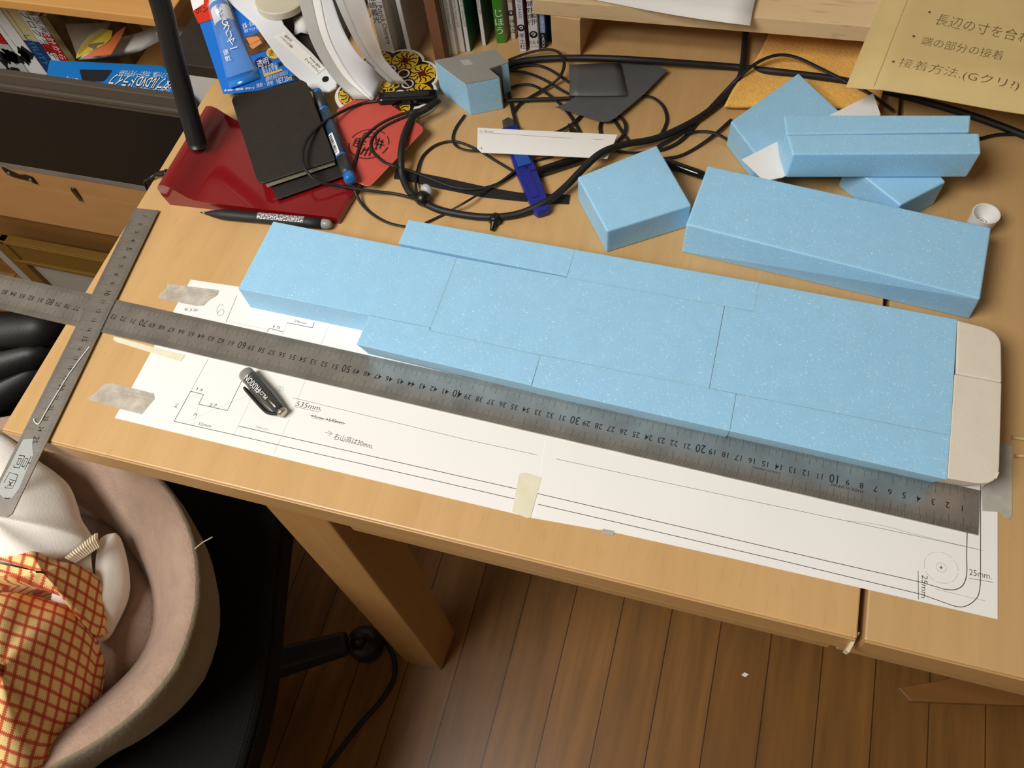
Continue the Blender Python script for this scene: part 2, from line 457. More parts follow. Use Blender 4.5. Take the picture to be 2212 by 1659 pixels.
# printed / pencilled outlines: cut at the joint between the sheets
def both(pts, wd, m=1, smooth=0, zz=(0.026, 0.044)):
    P = [p for p in ats(0.03, *pts)]
    if smooth: P = curve(P, smooth)
    P2 = []
    for i in range(len(P) - 1):
        for k in range(12): P2.append(P[i].lerp(P[i + 1], k / 12))
    P2.append(P[-1])
    joint = lambda p: p.x < s1b.x + (s1a.x - s1b.x) * (p.y - s1b.y) / (s1a.y - s1b.y)
    lft = [(p.x, p.y) for p in P2 if joint(p)]; rgt = [(p.x, p.y) for p in P2 if not joint(p)]
    if len(lft) > 1: lt.stroke(F0(zz[0]), lft, wd, m)
    if len(rgt) > 1: rt.stroke(F0(zz[1]), rgt, wd, m)
both([(514, 920), (880, 1003), (1160, 1066), (1500, 1145), (1800, 1215), (1990, 1258), (2040, 1273)], 0.05)
both([(376, 910), (500, 938), (900, 1029), (1300, 1121), (1700, 1214), (1990, 1284), (2060, 1309)], 0.05)
both([(2040, 1273), (2062, 1274), (2080, 1264), (2088, 1240), (2088, 1200), (2089, 1150)], 0.06, smooth=4)
both([(2060, 1309), (2080, 1311), (2102, 1300), (2116, 1275), (2118, 1200), (2118, 1045)], 0.055, smooth=4)
both([(632, 859), (1000, 948), (1500, 1056), (1812, 1122), (2110, 1186)], 0.028, 1)
both([(1830, 1125), (1900, 1134), (1980, 1155), (2125, 1190)], 0.03, 2, smooth=4)
both([(2020, 1272), (2080, 1287), (2128, 1298)], 0.03, 2)
both([(450, 775), (412, 845), (376, 910)], 0.028, 1)
both([(412, 845), (376, 910)], 0.05)
both([(411, 845), (440, 852), (429, 873), (491, 887), (526, 815)], 0.05)
both([(429, 873), (419, 917)], 0.022, 2); both([(545, 855), (505, 940)], 0.02, 2)
both([(400, 913), (455, 888), (540, 852)], 0.02, 2); both([(396, 871), (430, 852)], 0.02, 2); both([(390, 868), (425, 850)], 0.02, 2)
both([(660, 820), (640, 870), (592, 980)], 0.022, 2)
both([(512, 638), (488, 696)], 0.04); both([(710, 705), (693, 745)], 0.022, 2)
both([(577, 716), (582, 709), (612, 717)], 0.05); both([(620, 697), (675, 708), (679, 696)], 0.05); both([(621, 697), (610, 722)], 0.02, 2)
both([(500, 695), (577, 712)], 0.02, 2)
both([(636, 878), (690, 890)], 0.03)
both([(668, 896), (700, 905), (746, 915)], 0.035)
both([(1983, 1233), (1984, 1295)], 0.04); both([(2092, 1249), (2145, 1258)], 0.03)
both([(702, 934), (716, 937)], 0.03); both([(709, 930), (718, 937), (708, 941)], 0.03)
cpt = at(2033, 1226, 0.044)
for rr, seg in ((1.12, 7), (0.34, 1)):
    for k in range(seg):
        a0 = 2 * math.pi * k / seg; a1 = a0 + 2 * math.pi / seg * (0.86 if seg > 1 else 1)
        rt.stroke(F0(0.044), [(cpt.x + rr * math.cos(a0 + (a1 - a0) * i / 14), cpt.y + rr * math.sin(a0 + (a1 - a0) * i / 14)) for i in range(15)], 0.025, 2)
rt.stroke(F0(0.045), [(cpt.x - .12, cpt.y), (cpt.x + .12, cpt.y)], 0.05, 1); rt.stroke(F0(0.045), [(cpt.x, cpt.y - .13), (cpt.x, cpt.y + .13)], 0.05, 1)
TH = -0.004
ptext(lt, .026, '535mm.', (640, 872), (695, 883), 0.66, 1, 1.02, TH, 0.1)
ptext(lt, .026, '+5mm→540mm', (672, 899), (742, 914), 0.46, 1, 1, TH)
ptext(lt, .026, '右山高は30mm,', (722, 943), (806, 965), 0.62, 1, 1, TH)
ptext(lt, .026, '55mm', (429, 915), (456, 921), 0.40, 1, 1, TH)
ptext(lt, .026, '38mm', (552, 922), (580, 928), 0.40, 2, 1, TH)
ptext(lt, .026, '27', (452, 874), (468, 877), 0.42, 1, 1, TH)
ptext(lt, .026, '13', (424, 840), (436, 843), 0.40, 1, 1, TH)
ptext(lt, .026, '15', (589, 705), (604, 708), 0.36, 1, 1, TH)
ptext(lt, .026, '24mm', (636, 693), (662, 699), 0.34, 1, 1, TH)
ptext(lt, .026, '30', (378, 882), (384, 872), 0.40, 1, 1, TH)
ptext(lt, .026, '2', (421, 899), (424, 892), 0.40, 1, 1, TH)
ptext(lt, .026, '8.3不', (399, 668), (428, 672), 0.42, 1, 1, TH)
ptext(lt, .026, '②', (596, 839), (612, 842), 0.62, 2, 1, TH)
both([(483, 660), (476, 657), (469, 668), (471, 680), (480, 680), (484, 672), (478, 668), (470, 676)], 0.03, 1, smooth=4)
ptext(rt, .044, '25mm.', (2094, 1236), (2142, 1246), 0.62, 1, 1.1, TH)
ptext(rt, .044, '25mm', (1997, 1243), (1995, 1292), 0.56, 1, 1, TH)
obj('sheet', lt, [M_white, M_ink, M_faint], t, label='left sheet with stepped outlines and notes')
obj('sheet', rt, [M_white, M_ink, M_faint], t, label='right sheet with rounded corner outline')
M_mask = mat('masking_tape', (222, 216, 190), rough=0.7, noise=0.05, nscale=80)
b = MB(); q = ats(0.05, (1122, 1022), (1135, 1021), (1170, 1032), (1146, 1118), (1138, 1119), (1106, 1105))
b.prism([(p.x, p.y) for p in q], 0.044, 0.058); obj('joining_tape', b, M_mask, t, label='cream masking tape over the joint')

# ------------------------------------------------------------------ tapes holding the plan
M_clear = mat('packing_tape', (206, 199, 184), rough=0.28, noise=0.22, nscale=90, alpha=0.6, bump=0.4, bscale=160)
M_clear2 = mat('grey_tape', (190, 186, 176), rough=0.4, noise=0.10, nscale=120, alpha=0.8)
def tape(pts, m, label, ridges=None, z0=0.046):
    b = MB(); q = ats(z0, *pts)
    b.prism([(p.x, p.y) for p in q], z0, z0 + 0.012)
    for r in ridges or []:
        P = ats(z0 + .03, *r); b.tube(P, 0.035, 6)
    obj('tape_strip', b, m, label=label, cat='tape')
tape([(361, 611), (380, 615), (473, 627), (470, 637), (452, 648), (440, 660), (425, 661), (390, 654), (342, 644), (347, 634), (362, 620)], M_clear,
     'crinkled clear tape at the back left corner of the paper plan', [[(363, 622), (468, 635)], [(366, 628), (464, 641)], [(372, 616), (470, 629)]])
tape([(226, 829), (245, 828), (300, 842), (332, 850), (334, 862), (318, 880), (306, 895), (262, 884), (186, 862), (205, 850)], M_clear,
     'crinkled clear tape at the front left corner of the paper plan', [[(228, 838), (330, 858)], [(224, 845), (326, 866)]])
tape([(247, 727), (262, 731), (340, 752), (400, 767), (390, 781), (330, 763), (252, 739), (244, 733)], M_mask,
     'cream tape sticking out from under the left half of the long ruler')
tape([(1302, 1142), (1327, 1147), (1325, 1156), (1276, 1150), (1278, 1147), (1300, 1152)], M_clear2,
     'small clear tape scrap on the front edge of the paper plan')
tape([(2116, 1022), (2164, 952), (2178, 962), (2186, 964), (2186, 1112), (2182, 1121), (2172, 1120), (2158, 1106), (2122, 1104)], M_clear2,
     'wide greyish tape at the right end of the plan by the white foam', z0=0.05)

# ------------------------------------------------------------------ rulers
c_, s_ = math.cos(0.01947891), math.sin(0.01947891)
R_O = Vector((77.40277, 9.295216, 0)); R_U = Vector((-c_, s_, 0)); R_V = Vector((s_, c_, 0))
def rul(u, v, z): return R_O + R_U * u + R_V * v + Vector((0, 0, z))
RW = 3.482
b = MB()
q = [rul(0, 0, 0), rul(102.3, 0, 0), rul(102.5, 0.2, 0), rul(102.5, RW - .2, 0), rul(102.3, RW, 0), rul(0, RW, 0)]
b.prism([(p.x, p.y) for p in q], 0.062, 0.205)
FR = (rul(0, 0, 0.209), R_U, R_V)
for k in range(1, 1000):
    l1, l2 = (0.98, 1.08) if k % 10 == 0 else (0.70, 0.82) if k % 5 == 0 else (0.44, 0.58)
    if k > 900: break
    wd = 0.022 if k % 10 == 0 else 0.018
    u = k / 10
    b.stroke(FR, [(u, RW), (u, RW - l1)], wd, 2 if k % 5 else 1); b.stroke(FR, [(u, 0), (u, l2)], wd, 2 if k % 5 else 1)
for k in range(1, 91):
    big = k % 10 == 0
    b.text(str(k), (rul(k + (0.06 if big else 0.12), 1.84 if big else 1.78, 0.209), R_U, -R_V), 1.0 if big else 0.68, 1, 'CENTER', 0.80 if big else 0.92, 0.004)
b.text('MADE IN JAPAN', (rul(9.1, 1.32, 0.209), R_U, -R_V), 0.34, 1, 'CENTER', 0.95)
b.text('STAINLESS HARDENED', (rul(15.0, 1.27, 0.209), R_U, -R_V), 0.26, 1, 'CENTER', 0.80)
obj('steel_ruler', b, [M_steel, M_etch, M_tick], label='long stainless steel metre ruler lying along the front of the foam', cat='ruler', base=rul(50, 1.7, 0.06))

S_O = Vector((0.17958, 24.39112, 0)); S_U = Vector((math.cos(-1.48252565), math.sin(-1.48252565), 0)); S_W = Vector((-S_U.y, S_U.x, 0))
def sru(u, v, z): return S_O + S_U * u + S_W * v + Vector((0, 0, z))
SW = 2.52
t = thing('steel_ruler', 'short steel ruler laid across the long ruler, hanging over the desk front', 'ruler', sru(15, 1.2, 0.22))
b = MB(); q = [sru(-.05, 0, 0), sru(-.05, SW, 0), sru(31.3, SW, 0), sru(31.6, SW - .3, 0), sru(31.6, .3, 0), sru(31.3, 0, 0)]
b.prism([(p.x, p.y) for p in q], 0.222, 0.322)
FS = (sru(0, 0, 0.326), S_U, S_W)
for k in range(1, 301):
    u = k / 10
    b.stroke(FS, [(u, 0.03), (u, 0.55 if k % 5 == 0 else 0.36)], 0.014, 2); b.stroke(FS, [(u, SW - .03), (u, SW - (0.55 if k % 5 == 0 else 0.36))], 0.014, 2)
    if k % 10 == 0:
        b.stroke(FS, [(u, 0.5), (u, SW - 0.55)], 0.018, 2)
        n = k // 10
        b.text(str(n), (sru(u - 0.20 if n < 10 else u - 0.12, 1.42, 0.327), S_U, S_W), 0.78 if n % 5 == 0 else 0.56, 1, 'CENTER', 0.85 if n > 9 else 1.0, 0.008)
obj('blade', b, [M_steel2, M_etch, M_tick], t)
b = MB(); q = [sru(*a, 0) for a in ((25.0, 0.35), (24.8, 1.2), (25.3, 1.35), (26.2, 1.9), (29.2, 2.1), (30.0, 1.9), (30.1, 1.1), (29.8, 0.5), (29.0, 0.28))]
b.prism([(p.x, p.y) for p in q], 0.33, 0.338)
b.text('高', (sru(26.95, 1.2, 0.341), S_U, S_W), 1.45, 1, 'CENTER', 1.0, -0.01)
FK = (sru(28.7, 1.1, 0.341), S_U, S_W)
for st in ([(-.62, .32), (-.72, -.5), (.2, -.55)], [(-.62, .32), (-.1, .40)], [(-.1, .42), (-.14, -.2)], [(-.1, .42), (.55, .40), (.6, -.28), (.45, -.22)], [(.0, .22), (.42, -.12)], [(.4, .24), (.02, -.16)], [(.05, .05), (.4, .06)]):
    b.stroke(FK, st, 0.06, 1)
obj('name_sticker', b, [mat('clear_sticker', (168, 171, 168), rough=0.4, noise=0.05, nscale=100), M_txtb], t, label='grey sticker with two handwritten characters')
b = MB(); b.tube(curve([at(193, 749, .38), at(150, 807, .38), at(100, 888, .38), at(88, 910, .38), at(82, 916, .40), at(75, 911, .42), at(73, 904, .46)], 6), 0.05, 7)
obj('thread', b, mat('white_thread', (226, 224, 214), rough=0.5), label='thin white wire with a hooked end lying on the short ruler', cat='wire', smooth=True)

# ------------------------------------------------------------------ blue foam: the long layout
def foam(poly, z0, z1, label, m=None, name='foam_block', group=None, under=0.0, bev=0.025, top=None):
    """under = how far the front foot is set back from the front upper edge"""
    b = MB(); ymin = min(p[1] for p in poly)
    base = [(p[0], p[1] + (under if p[1] < ymin + 1.2 else 0)) for p in poly]
    b.prism(base, z0, z1, 0, top or poly)
    return obj(name, b, m or M_foam, label=label, cat='foam block', group=group, bev=bev, seg=3)
G = 'blue foam pieces of the long layout'
foam([(16.4, 16.2), (34.24, 16.0), (34.25, 23.3), (16.5, 23.75)], .03, 3.0, 'blue foam block at the left end of the long layout', group=G)
foam([(34.24, 15.72), (43, 15.45), (57.10, 15.335), (57.11, 23.05), (34.26, 23.28)], .05, 3.0, 'largest middle blue foam block of the long layout', group=G)
foam([(57.12, 15.36), (74.4, 15.3), (74.62, 25.5), (59.5, 25.85), (59.45, 23.0), (57.14, 23.05)], .05, 3.0, 'notched blue foam block next to the white end pieces', group=G)
foam([(28.7, 23.72), (44.02, 23.3), (44.04, 26.15), (28.75, 26.4)], .03, 3.0, 'blue foam strip at the back edge nearest the neckband earphones', group=G)
foam([(44.04, 23.2), (59.46, 23.04), (59.49, 25.88), (44.04, 26.15)], .03, 3.0, 'blue foam strip at the back edge behind the middle block', group=G)
foam([(28.7, 13.1), (43.72, 12.55), (43.73, 15.41), (34.22, 15.7), (34.18, 15.98), (28.75, 16.02)], .06, 3.0, 'blue foam strip at the front edge above the 40 to 48 marks', group=G, under=.85)
foam([(43.76, 12.5), (59.11, 12.1), (59.13, 15.32), (43.74, 15.42)], .06, 3.0, 'blue foam strip at the front edge above the 20 to 33 marks', group=G, under=.85)
foam([(59.13, 12.1), (74.25, 11.75), (74.38, 15.28), (59.15, 15.33)], .06, 3.0, 'blue foam strip at the front edge above the 4 to 17 marks', group=G, under=.95)
e1 = rounded([(74.66, 20.6, 0), (77.85, 20.55, 0), (77.8, 25.1, 0), (74.64, 25.45, 0)], 2.6, 7, which=[2])
foam([(p.x, p.y) for p in e1], .05, 3.0, 'back half of the white foam end with a rounded corner', M_wfoam, group='white foam end pieces', bev=.12)
e2 = rounded([(74.28, 11.85, 0), (77.65, 12.0, 0), (77.83, 20.48, 0), (74.56, 20.54, 0)], 1.6, 6, which=[1])
foam([(p.x, p.y) for p in e2], .06, 3.0, 'front half of the white foam end beside the grey tape', M_wfoam, group='white foam end pieces', under=.95, bev=.12)

# ------------------------------------------------------------------ blue foam: loose pieces behind
def up_poly(z, *pts): return [(p.x, p.y) for p in ats(z, *pts)]
tp = up_poly(3.0, (1247, 382), (1311, 500), (1494, 443), (1419, 313))
bt = up_poly(0.0, (1250, 396), (1315, 543), (1486, 466), (1421, 335))
b = MB(); b.prism([(a[0], a[1]) for a in tp], 0.0, 3.0, 0); obj('foam_block', b, M_foam, label='square blue foam block lying alone behind the long layout', cat='foam block', group='loose blue foam offcuts', bev=.16, seg=3)
tp = up_poly(3.2, (1482, 484), (2118, 646), (2142, 491), (1529, 357))
bt = [(52.75, 29.95), (76.6, 27.9), (77.2, 35.0), (53.4, 37.4)]
b = MB(); b.prism(bt, 0.0, 3.2, 0, tp); obj('foam_block', b, M_foam, label='long blue foam bar lying behind the right half of the layout', cat='foam block', group='loose blue foam offcuts', bev=.16, seg=3)
tp = up_poly(3.0, (1578, 262), (1725, 157), (1838, 262), (1690, 345), (1636, 338))
b = MB(); b.prism(tp, 0.0, 3.0, 0); obj('foam_block', b, M_foam, label='blue foam block with its corner on the orange towel', cat='foam block', group='loose blue foam offcuts', bev=.16, seg=3)
tp = up_poly(3.0, (1945, 443), (2044, 392), (1960, 300), (1850, 300), (1830, 352))
b = MB(); b.prism(tp, 0.0, 3.0, 0); obj('foam_block', b, M_foam, label='blue foam block poking out under the front of the stacked bars', cat='foam block', group='loose blue foam offcuts', bev=.16, seg=3)
za, zb = 3.08, 6.1
tf = up_poly(zb, (1712, 333), (2120, 331), (2116, 287), (1700, 291))
tr = up_poly(zb, (1700, 289), (2100, 286), (2098, 248), (1693, 248))
fy = tf[0][1]
b = MB(); b.prism([(p[0], p[1] + (.15 if i < 2 else 0)) for i, p in enumerate(tf)], za, zb, 0, tf)
obj('foam_block', b, M_foam, label='front one of two blue foam bars stacked on other blocks at right', cat='foam block', group='stacked blue foam bars', bev=.15, seg=3)
tr = [(tf[3][0] - .05, tf[3][1] + .04), (tf[2][0] - .75, tf[2][1] + .04), (tr[2][0], tr[2][1]), (tr[3][0], tr[3][1])]
b = MB(); b.prism(tr, za, zb); obj('foam_block', b, M_foam, label='rear one of two blue foam bars stacked on other blocks at right', cat='foam block', group='stacked blue foam bars', bev=.15, seg=3)
b = MB(); q = [at(1650, 391, 3.03), at(1602, 345, 3.03), at(1886, 202, 3.03), at(1902, 248, 3.03), at(1800, 330, 3.03), at(1690, 384, 3.03)]
q = rounded(q, .6, 3, which=[0])
b.prism([(p.x, p.y) for p in q], 3.02, 3.06); obj('white_card', b, M_white, label='white card sandwiched under the two stacked foam bars', cat='card')

# grey-topped notched foam piece
M_gvin = mat('grey_sheet', (150, 147, 140), rough=0.45, noise=0.04, nscale=40)
M_dkgrey = mat('dark_grey_sheet', (84, 86, 88), rough=0.5, noise=0.05, nscale=60)
tp = up_poly(4.0, (938, 130), (1006, 181), (1079, 167), (1056, 148), (1098, 134), (1070, 107))
t = thing('foam_block', 'notched blue foam piece with a grey top standing behind the earphones', 'foam block', (tp[0][0] + 2, tp[0][1] - 1, 0))
b = MB(); b.prism(tp, 0.0, 3.9); obj('foam_body', b, M_foam, t, bev=.06)
b = MB(); b.prism(tp, 3.91, 4.0)
q = ats(4.005, (992, 131), (1012, 128), (1023, 139), (1004, 142))
b.prism([(p.x, p.y) for p in q], 4.003, 4.012, 1)
nA, nB = Vector((tp[2][0], tp[2][1], 0)), Vector((tp[3][0], tp[3][1], 0))
b.ext([nA + Vector((.02, .02, .1)), nB + Vector((.02, .02, .1)), nB + Vector((.02, .02, 3.9)), nA + Vector((.02, .02, 3.9))], (.05, .04, 0), 2)
nC = nB.lerp(Vector((tp[4][0], tp[4][1], 0)), .62)
b.ext([nB + Vector((0, -.02, .1)), nC + Vector((0, -.02, .1)), nC + Vector((0, -.02, 3.9)), nB + Vector((0, -.02, 3.9))], (.03, -.06, 0), 2)
obj('grey_cover', b, [M_gvin, mat('clear_patch', (176, 174, 168), rough=0.3), M_dkgrey], t, label='grey sheet covering the top and the notch')

# ------------------------------------------------------------------ desk lamp with the red base
t = thing('desk_lamp', 'desk lamp with a glossy dark red base and a black tube stem', 'lamp', (12, 31, 0))
prof = [(3.3, 0.0), (3.05, 1.4), (3.1, 2.4), (3.45, 2.85), (3.95, 2.95), (4.5, 2.7), (5.2, 2.0), (5.9, 1.35), (6.6, 1.08), (7.6, 1.0), (12, 0.95), (20.6, 0.9), (21.0, 0.75), (21.1, 0.0)]
rows = []
for k in range(13):
    s = k / 12; y0 = 25.75 + 10.6 * s
    rows.append([Vector((x + 0.12 * s * 10 * (x - 3) / 18 * 0.9, y0 + (1.1 * (x - 3.3) / 17.5 if s < 1 else 0.9 * (x - 3.3) / 17.5), z)) for x, z in prof])
b = MB(); b.grid(rows); n = len(prof)
b.flat([p for p in rows[0]][::-1]); b.flat([p for p in rows[-1]]); b.flat([r for r in (rows[0][0], rows[-1][0], rows[-1][-1], rows[0][-1])])
obj('base', b, M_redp, t, smooth='auto')
b = MB(); p0, p1 = at(430, 392, 1.02), at(600, 375, 1.02)
b.stroke(F0(1.03), [(at(610, 420, 1.03).x, at(610, 420, 1.03).y), (at(700, 388, 1.03).x, at(700, 388, 1.03).y)], .16)
obj('ridge_line', b, mat('red_lacquer_light', (124, 26, 28), rough=.2), t)  # flat, lighter red stroke drawn for the diagonal ridge
b = MB(); b.text('N', (at(716, 380, 1.06) + Vector((-.05, .1, 0)), Vector((-.35, .95, 0)).normalized(), Vector((-.95, -.35, 0)).normalized()), 1.15, 0)
obj('lettering', b, M_txtw, t, label='white letter N')
sp = [at(428, 318, 2.3), at(400, 215, 6.5), at(372, 110, 11), at(343, -5, 15.5), Vector((4.6, 37.5, 22)), Vector((5.2, 37, 30)), Vector((8, 32, 38)), Vector((13, 25, 42))]
b = MB(); b.tube(curve(sp, 8), 0.92, 16)
obj('stem', b, mat('black_stem', (20, 20, 21), rough=.42), t, smooth=True)
b = MB(); b.box(8, 34, 20.5, 27, 41.5, 43.5); obj('lamp_head', b, mat('black_stem', (20, 20, 21)), t, bev=.6)
b = MB(); q = [at(374, 372, 1.0), at(350, 374, .9)]
b.lathe(q[0] + Vector((.4, 0, 0)), q[1] - q[0], [(.42, 0), (.42, .5), (.46, .52), (.46, .7), (.40, .72), (.40, .95), (.44, .97), (.44, 1.15), (.36, 1.2), (.30, 1.9), (.2, 2.3)], 14)
b.tube(curve([at(350, 375, .95), at(335, 378, .6), at(322, 388, .2), at(316, 402, -1.5), Vector((-1.2, 27.5, -7)), Vector((-1.4, 28, -16))], 6), .17, 8)
obj('power_plug', b, M_blk, t, smooth=True)

# ------------------------------------------------------------------ notebook and pens
M_leath = mat('dark_leather', (37, 31, 28), rough=.5, noise=.1, nscale=90, bump=.25, bscale=700)
t = thing('notebook', 'small dark brown leather notebook resting on the red lamp base', 'notebook', at(620, 300, 1.2))
c1 = at(500, 216, 3.1), at(504, 208, 3.1), at(652, 172, 3.3), at(662, 178, 3.2), at(724, 345, 2.5), at(566, 396, 2.5), at(555, 390, 2.5)
b = MB(); b.ext(c1, (0, 0, -.22)); obj('cover', b, M_leath, t, bev=.08, label='front cover')
sh = Vector((.45, -.05, -1.05))
c2 = [p + sh for p in (c1[0], c1[2], at(734, 358, 2.4), at(581, 412, 2.4))]
b = MB(); b.ext(c2, (0, 0, -.2)); obj('cover', b, M_leath, t, bev=.06, label='back cover')
c3 = [c1[0] + Vector((.3, 0, -.24)), c1[2] + Vector((-.3, 0, -.24)), at(722, 349, 2.2), at(574, 398, 2.2)]
b = MB(); b.ext(c3, (0, 0, -.42)); obj('pages', b, mat('page_edges', (186, 178, 158), rough=.7, noise=.25, nscale=300, stretch=(1, 1, 30)), t)

def pen(name, label, cat, A, B, rad, segs, parts, grp=None):
    """segs: list of (part name, material, [(radius fraction, position fraction)...], label)"""
    t = thing(name, label, cat, (A + B) / 2 - Vector((0, 0, rad)), grp)
    ax = (B - A); L = ax.length
    for nm, m, pr, lb in segs:
        b = MB(); b.lathe(A, ax, [(r * rad, f * L) for r, f in pr], 18); obj(nm, b, m, t, label=lb, smooth=True)
    for nm, m, fn in parts:
        b = MB(); fn(b, A, ax.normalized(), L); obj(nm, b, m, t)
    return t
def wrap_strip(b, A, ax, L, rad, f0, f1, a0, a1, m=0, n=6):
    """a patch hugging the barrel between two positions and two angles"""
    side = ax.cross(Vector((0, 0, 1))).normalized(); upv = side.cross(ax).normalized()
    rows = []
    for i in range(2):
        f = (f0, f1)[i]
        rows.append([A + ax * (f * L) + (side * math.sin(a0 + (a1 - a0) * k / n) + upv * math.cos(a0 + (a1 - a0) * k / n)) * rad for k in range(n + 1)])
    b.grid(rows, m)
M_grip = mat('black_grip', (28, 29, 31), rough=.6)
M_gun = mat('smoky_plastic', (38, 37, 36), rough=.18)
A, B = at(434, 462, .30), at(717, 484, .62); B.z = .55; A.z = .5
def printed(b, A, ax, L):
    r = random.Random(3)
    for row in range(6):
        f = .455
        while f < .80:
            w_ = r.uniform(.008, .034); f2 = min(f + w_, .80)
            a = .62 - row * .26
            wrap_strip(b, A, ax, L, .525, f, f2, a, a + .13, 0, 2); f = f2 + .006
    wrap_strip(b, A, ax, L, .526, .52, .585, -.98, -.70, 0, 3)
pen('pen', 'black capless ballpoint pen lying in front of the red lamp base', 'pen', A, B, .52,
    [('tip', mat('pen_tip_metal', (120, 116, 108), rough=.25, metal=.9), [(.06, 0), (.16, .02), (.30, .055)], 'metal tip'),
     ('barrel', M_grip, [(.30, .05), (.55, .085), (.80, .135), (.97, .17), (1.0, .22), (1.0, .42), (.95, .425), (.95, .43), (1.0, .435), (1, .82), (.96, .93)], None),
     ('eraser_cap', mat('pearl_grey_rubber', (150, 146, 136), rough=.35), [(.92, .92), (.92, .955), (.86, .975), (.66, .992), (.3, 1.0)], 'grey rubber end')],
    [('print', M_txtw, printed)])
M_blu = mat('bright_blue_plastic', (30, 112, 186), rough=.3)
A, B = at(684, 196, 2.0), at(758, 391, 2.1)
def bar(b, A, ax, L):
    wrap_strip(b, A, ax, L, .585, .53, .755, .05, .95, 0, 6)
    r = random.Random(5); f = .545
    while f < .735:
        w_ = r.choice((.004, .007, .011)); wrap_strip(b, A, ax, L, .60, f, f + w_, .32, .86, 1, 4); f += w_ + r.choice((.004, .007))
b_ = pen('marker_pen', 'dark blue twin marker with a barcode lying against the notebook', 'marker', A, B, .58,
    [('barrel', mat('navy_barrel', (42, 62, 84), rough=.35, noise=.25, nscale=250), [(.92, .25), (.98, .26), (.98, .74), (.92, .75)], None),
     ('cap', mat('slate_cap', (44, 50, 55), rough=.45), [(.86, .045), (.95, .06), (1.04, .23)], None),
     ('ring', M_blu, [(1.02, .225), (1.02, .25)], None), ('ring', M_blu, [(1.02, .745), (1.02, .765)], None),
     ('cap', mat('slate_cap', (44, 50, 55)), [(1.03, .765), (1.05, .90), (1.0, .935)], None),
     ('end_plug', M_blu, [(.6, 0), (.84, .012), (.88, .05)], None), ('end_plug', M_blu, [(1.0, .93), (1.0, .985), (.86, 1.0), (.3, 1.0)], None)],
    [])
b = MB(); ax = (B - A); bar(b, A, ax.normalized(), ax.length); obj('barcode_label', b, [M_txtw, M_txtb], b_, label='white barcode sticker')

# the separate pen cap on the plan
A, B = at(530, 806, .72), at(611, 892, .55)
t = thing('pen_sleeve', 'smoky grey pen cap with a black clip lying on the paper plan', 'pen cap', (A + B) / 2 - Vector((0, 0, .6)))
ax = B - A; L = ax.length; axn = ax.normalized()
M_smoke = mat('smoked_clear_plastic', (62, 60, 56), rough=.12, alpha=.93, coat=.4)
b = MB(); b.lathe(A, ax, [(.60, .0), (.64, .02 * L), (.65, .2 * L), (.62, .6 * L), (.50, .84 * L), (.40, .96 * L)], 22, cap=(False, True)); obj('cap_body', b, M_smoke, t, smooth=True)
b = MB(); b.lathe(A, ax, [(.645, .0), (.672, .015 * L), (.675, .12 * L), (.66, .13 * L)], 22, cap=(False, False)); obj('cap_mouth', b, mat('clear_grey_rim', (150, 148, 142), rough=.12, alpha=.75), t, smooth=True, label='clear lighter rim')
b = MB(); b.lathe(A + axn * (.95 * L), ax, [(.42, 0), (.46, .04 * L), (.40, .075 * L), (.18, .08 * L)], 18); obj('cap_end', b, mat('silver_ring', (196, 186, 166), rough=.2, metal=.8), t, smooth=True, label='silver end')
sd = axn.cross(Vector((0, 0, 1))).normalized()
if sd.dot(Vector((-1, -.5, 0))) < 0: sd = -sd
b = MB(); b.tube(curve([A + axn * (.95 * L) + sd * .35, A + axn * (.86 * L) + sd * .72 + Vector((0, 0, -.1)), A + axn * (.74 * L) + sd * .92 + Vector((0, 0, -.15)), A + axn * (.45 * L) + sd * .92 + Vector((0, 0, -.2)), A + axn * (.17 * L) + sd * .88 + Vector((0, 0, -.2))], 5), [.16] * 20 + [.12], 8)
obj('clip', b, M_blk, t, smooth=True)
side = sd; upv = axn.cross(sd) if axn.cross(sd).z > 0 else sd.cross(axn)
nv = (upv + sd * .25).normalized(); gv = -axn.cross(nv) if False else nv.cross(-axn)
def cap_txt(s, f, size, sx):
    b.text(s, (A + axn * (f * L) + nv * .69, -axn, nv.cross(-axn)), size, 0, 'CENTER', sx)
b = MB(); cap_txt('FRIXION', .32, .78, .66); cap_txt('PILOT', .59, .46, .9)
obj('lettering', b, M_txtw, t, label='silver white lettering')

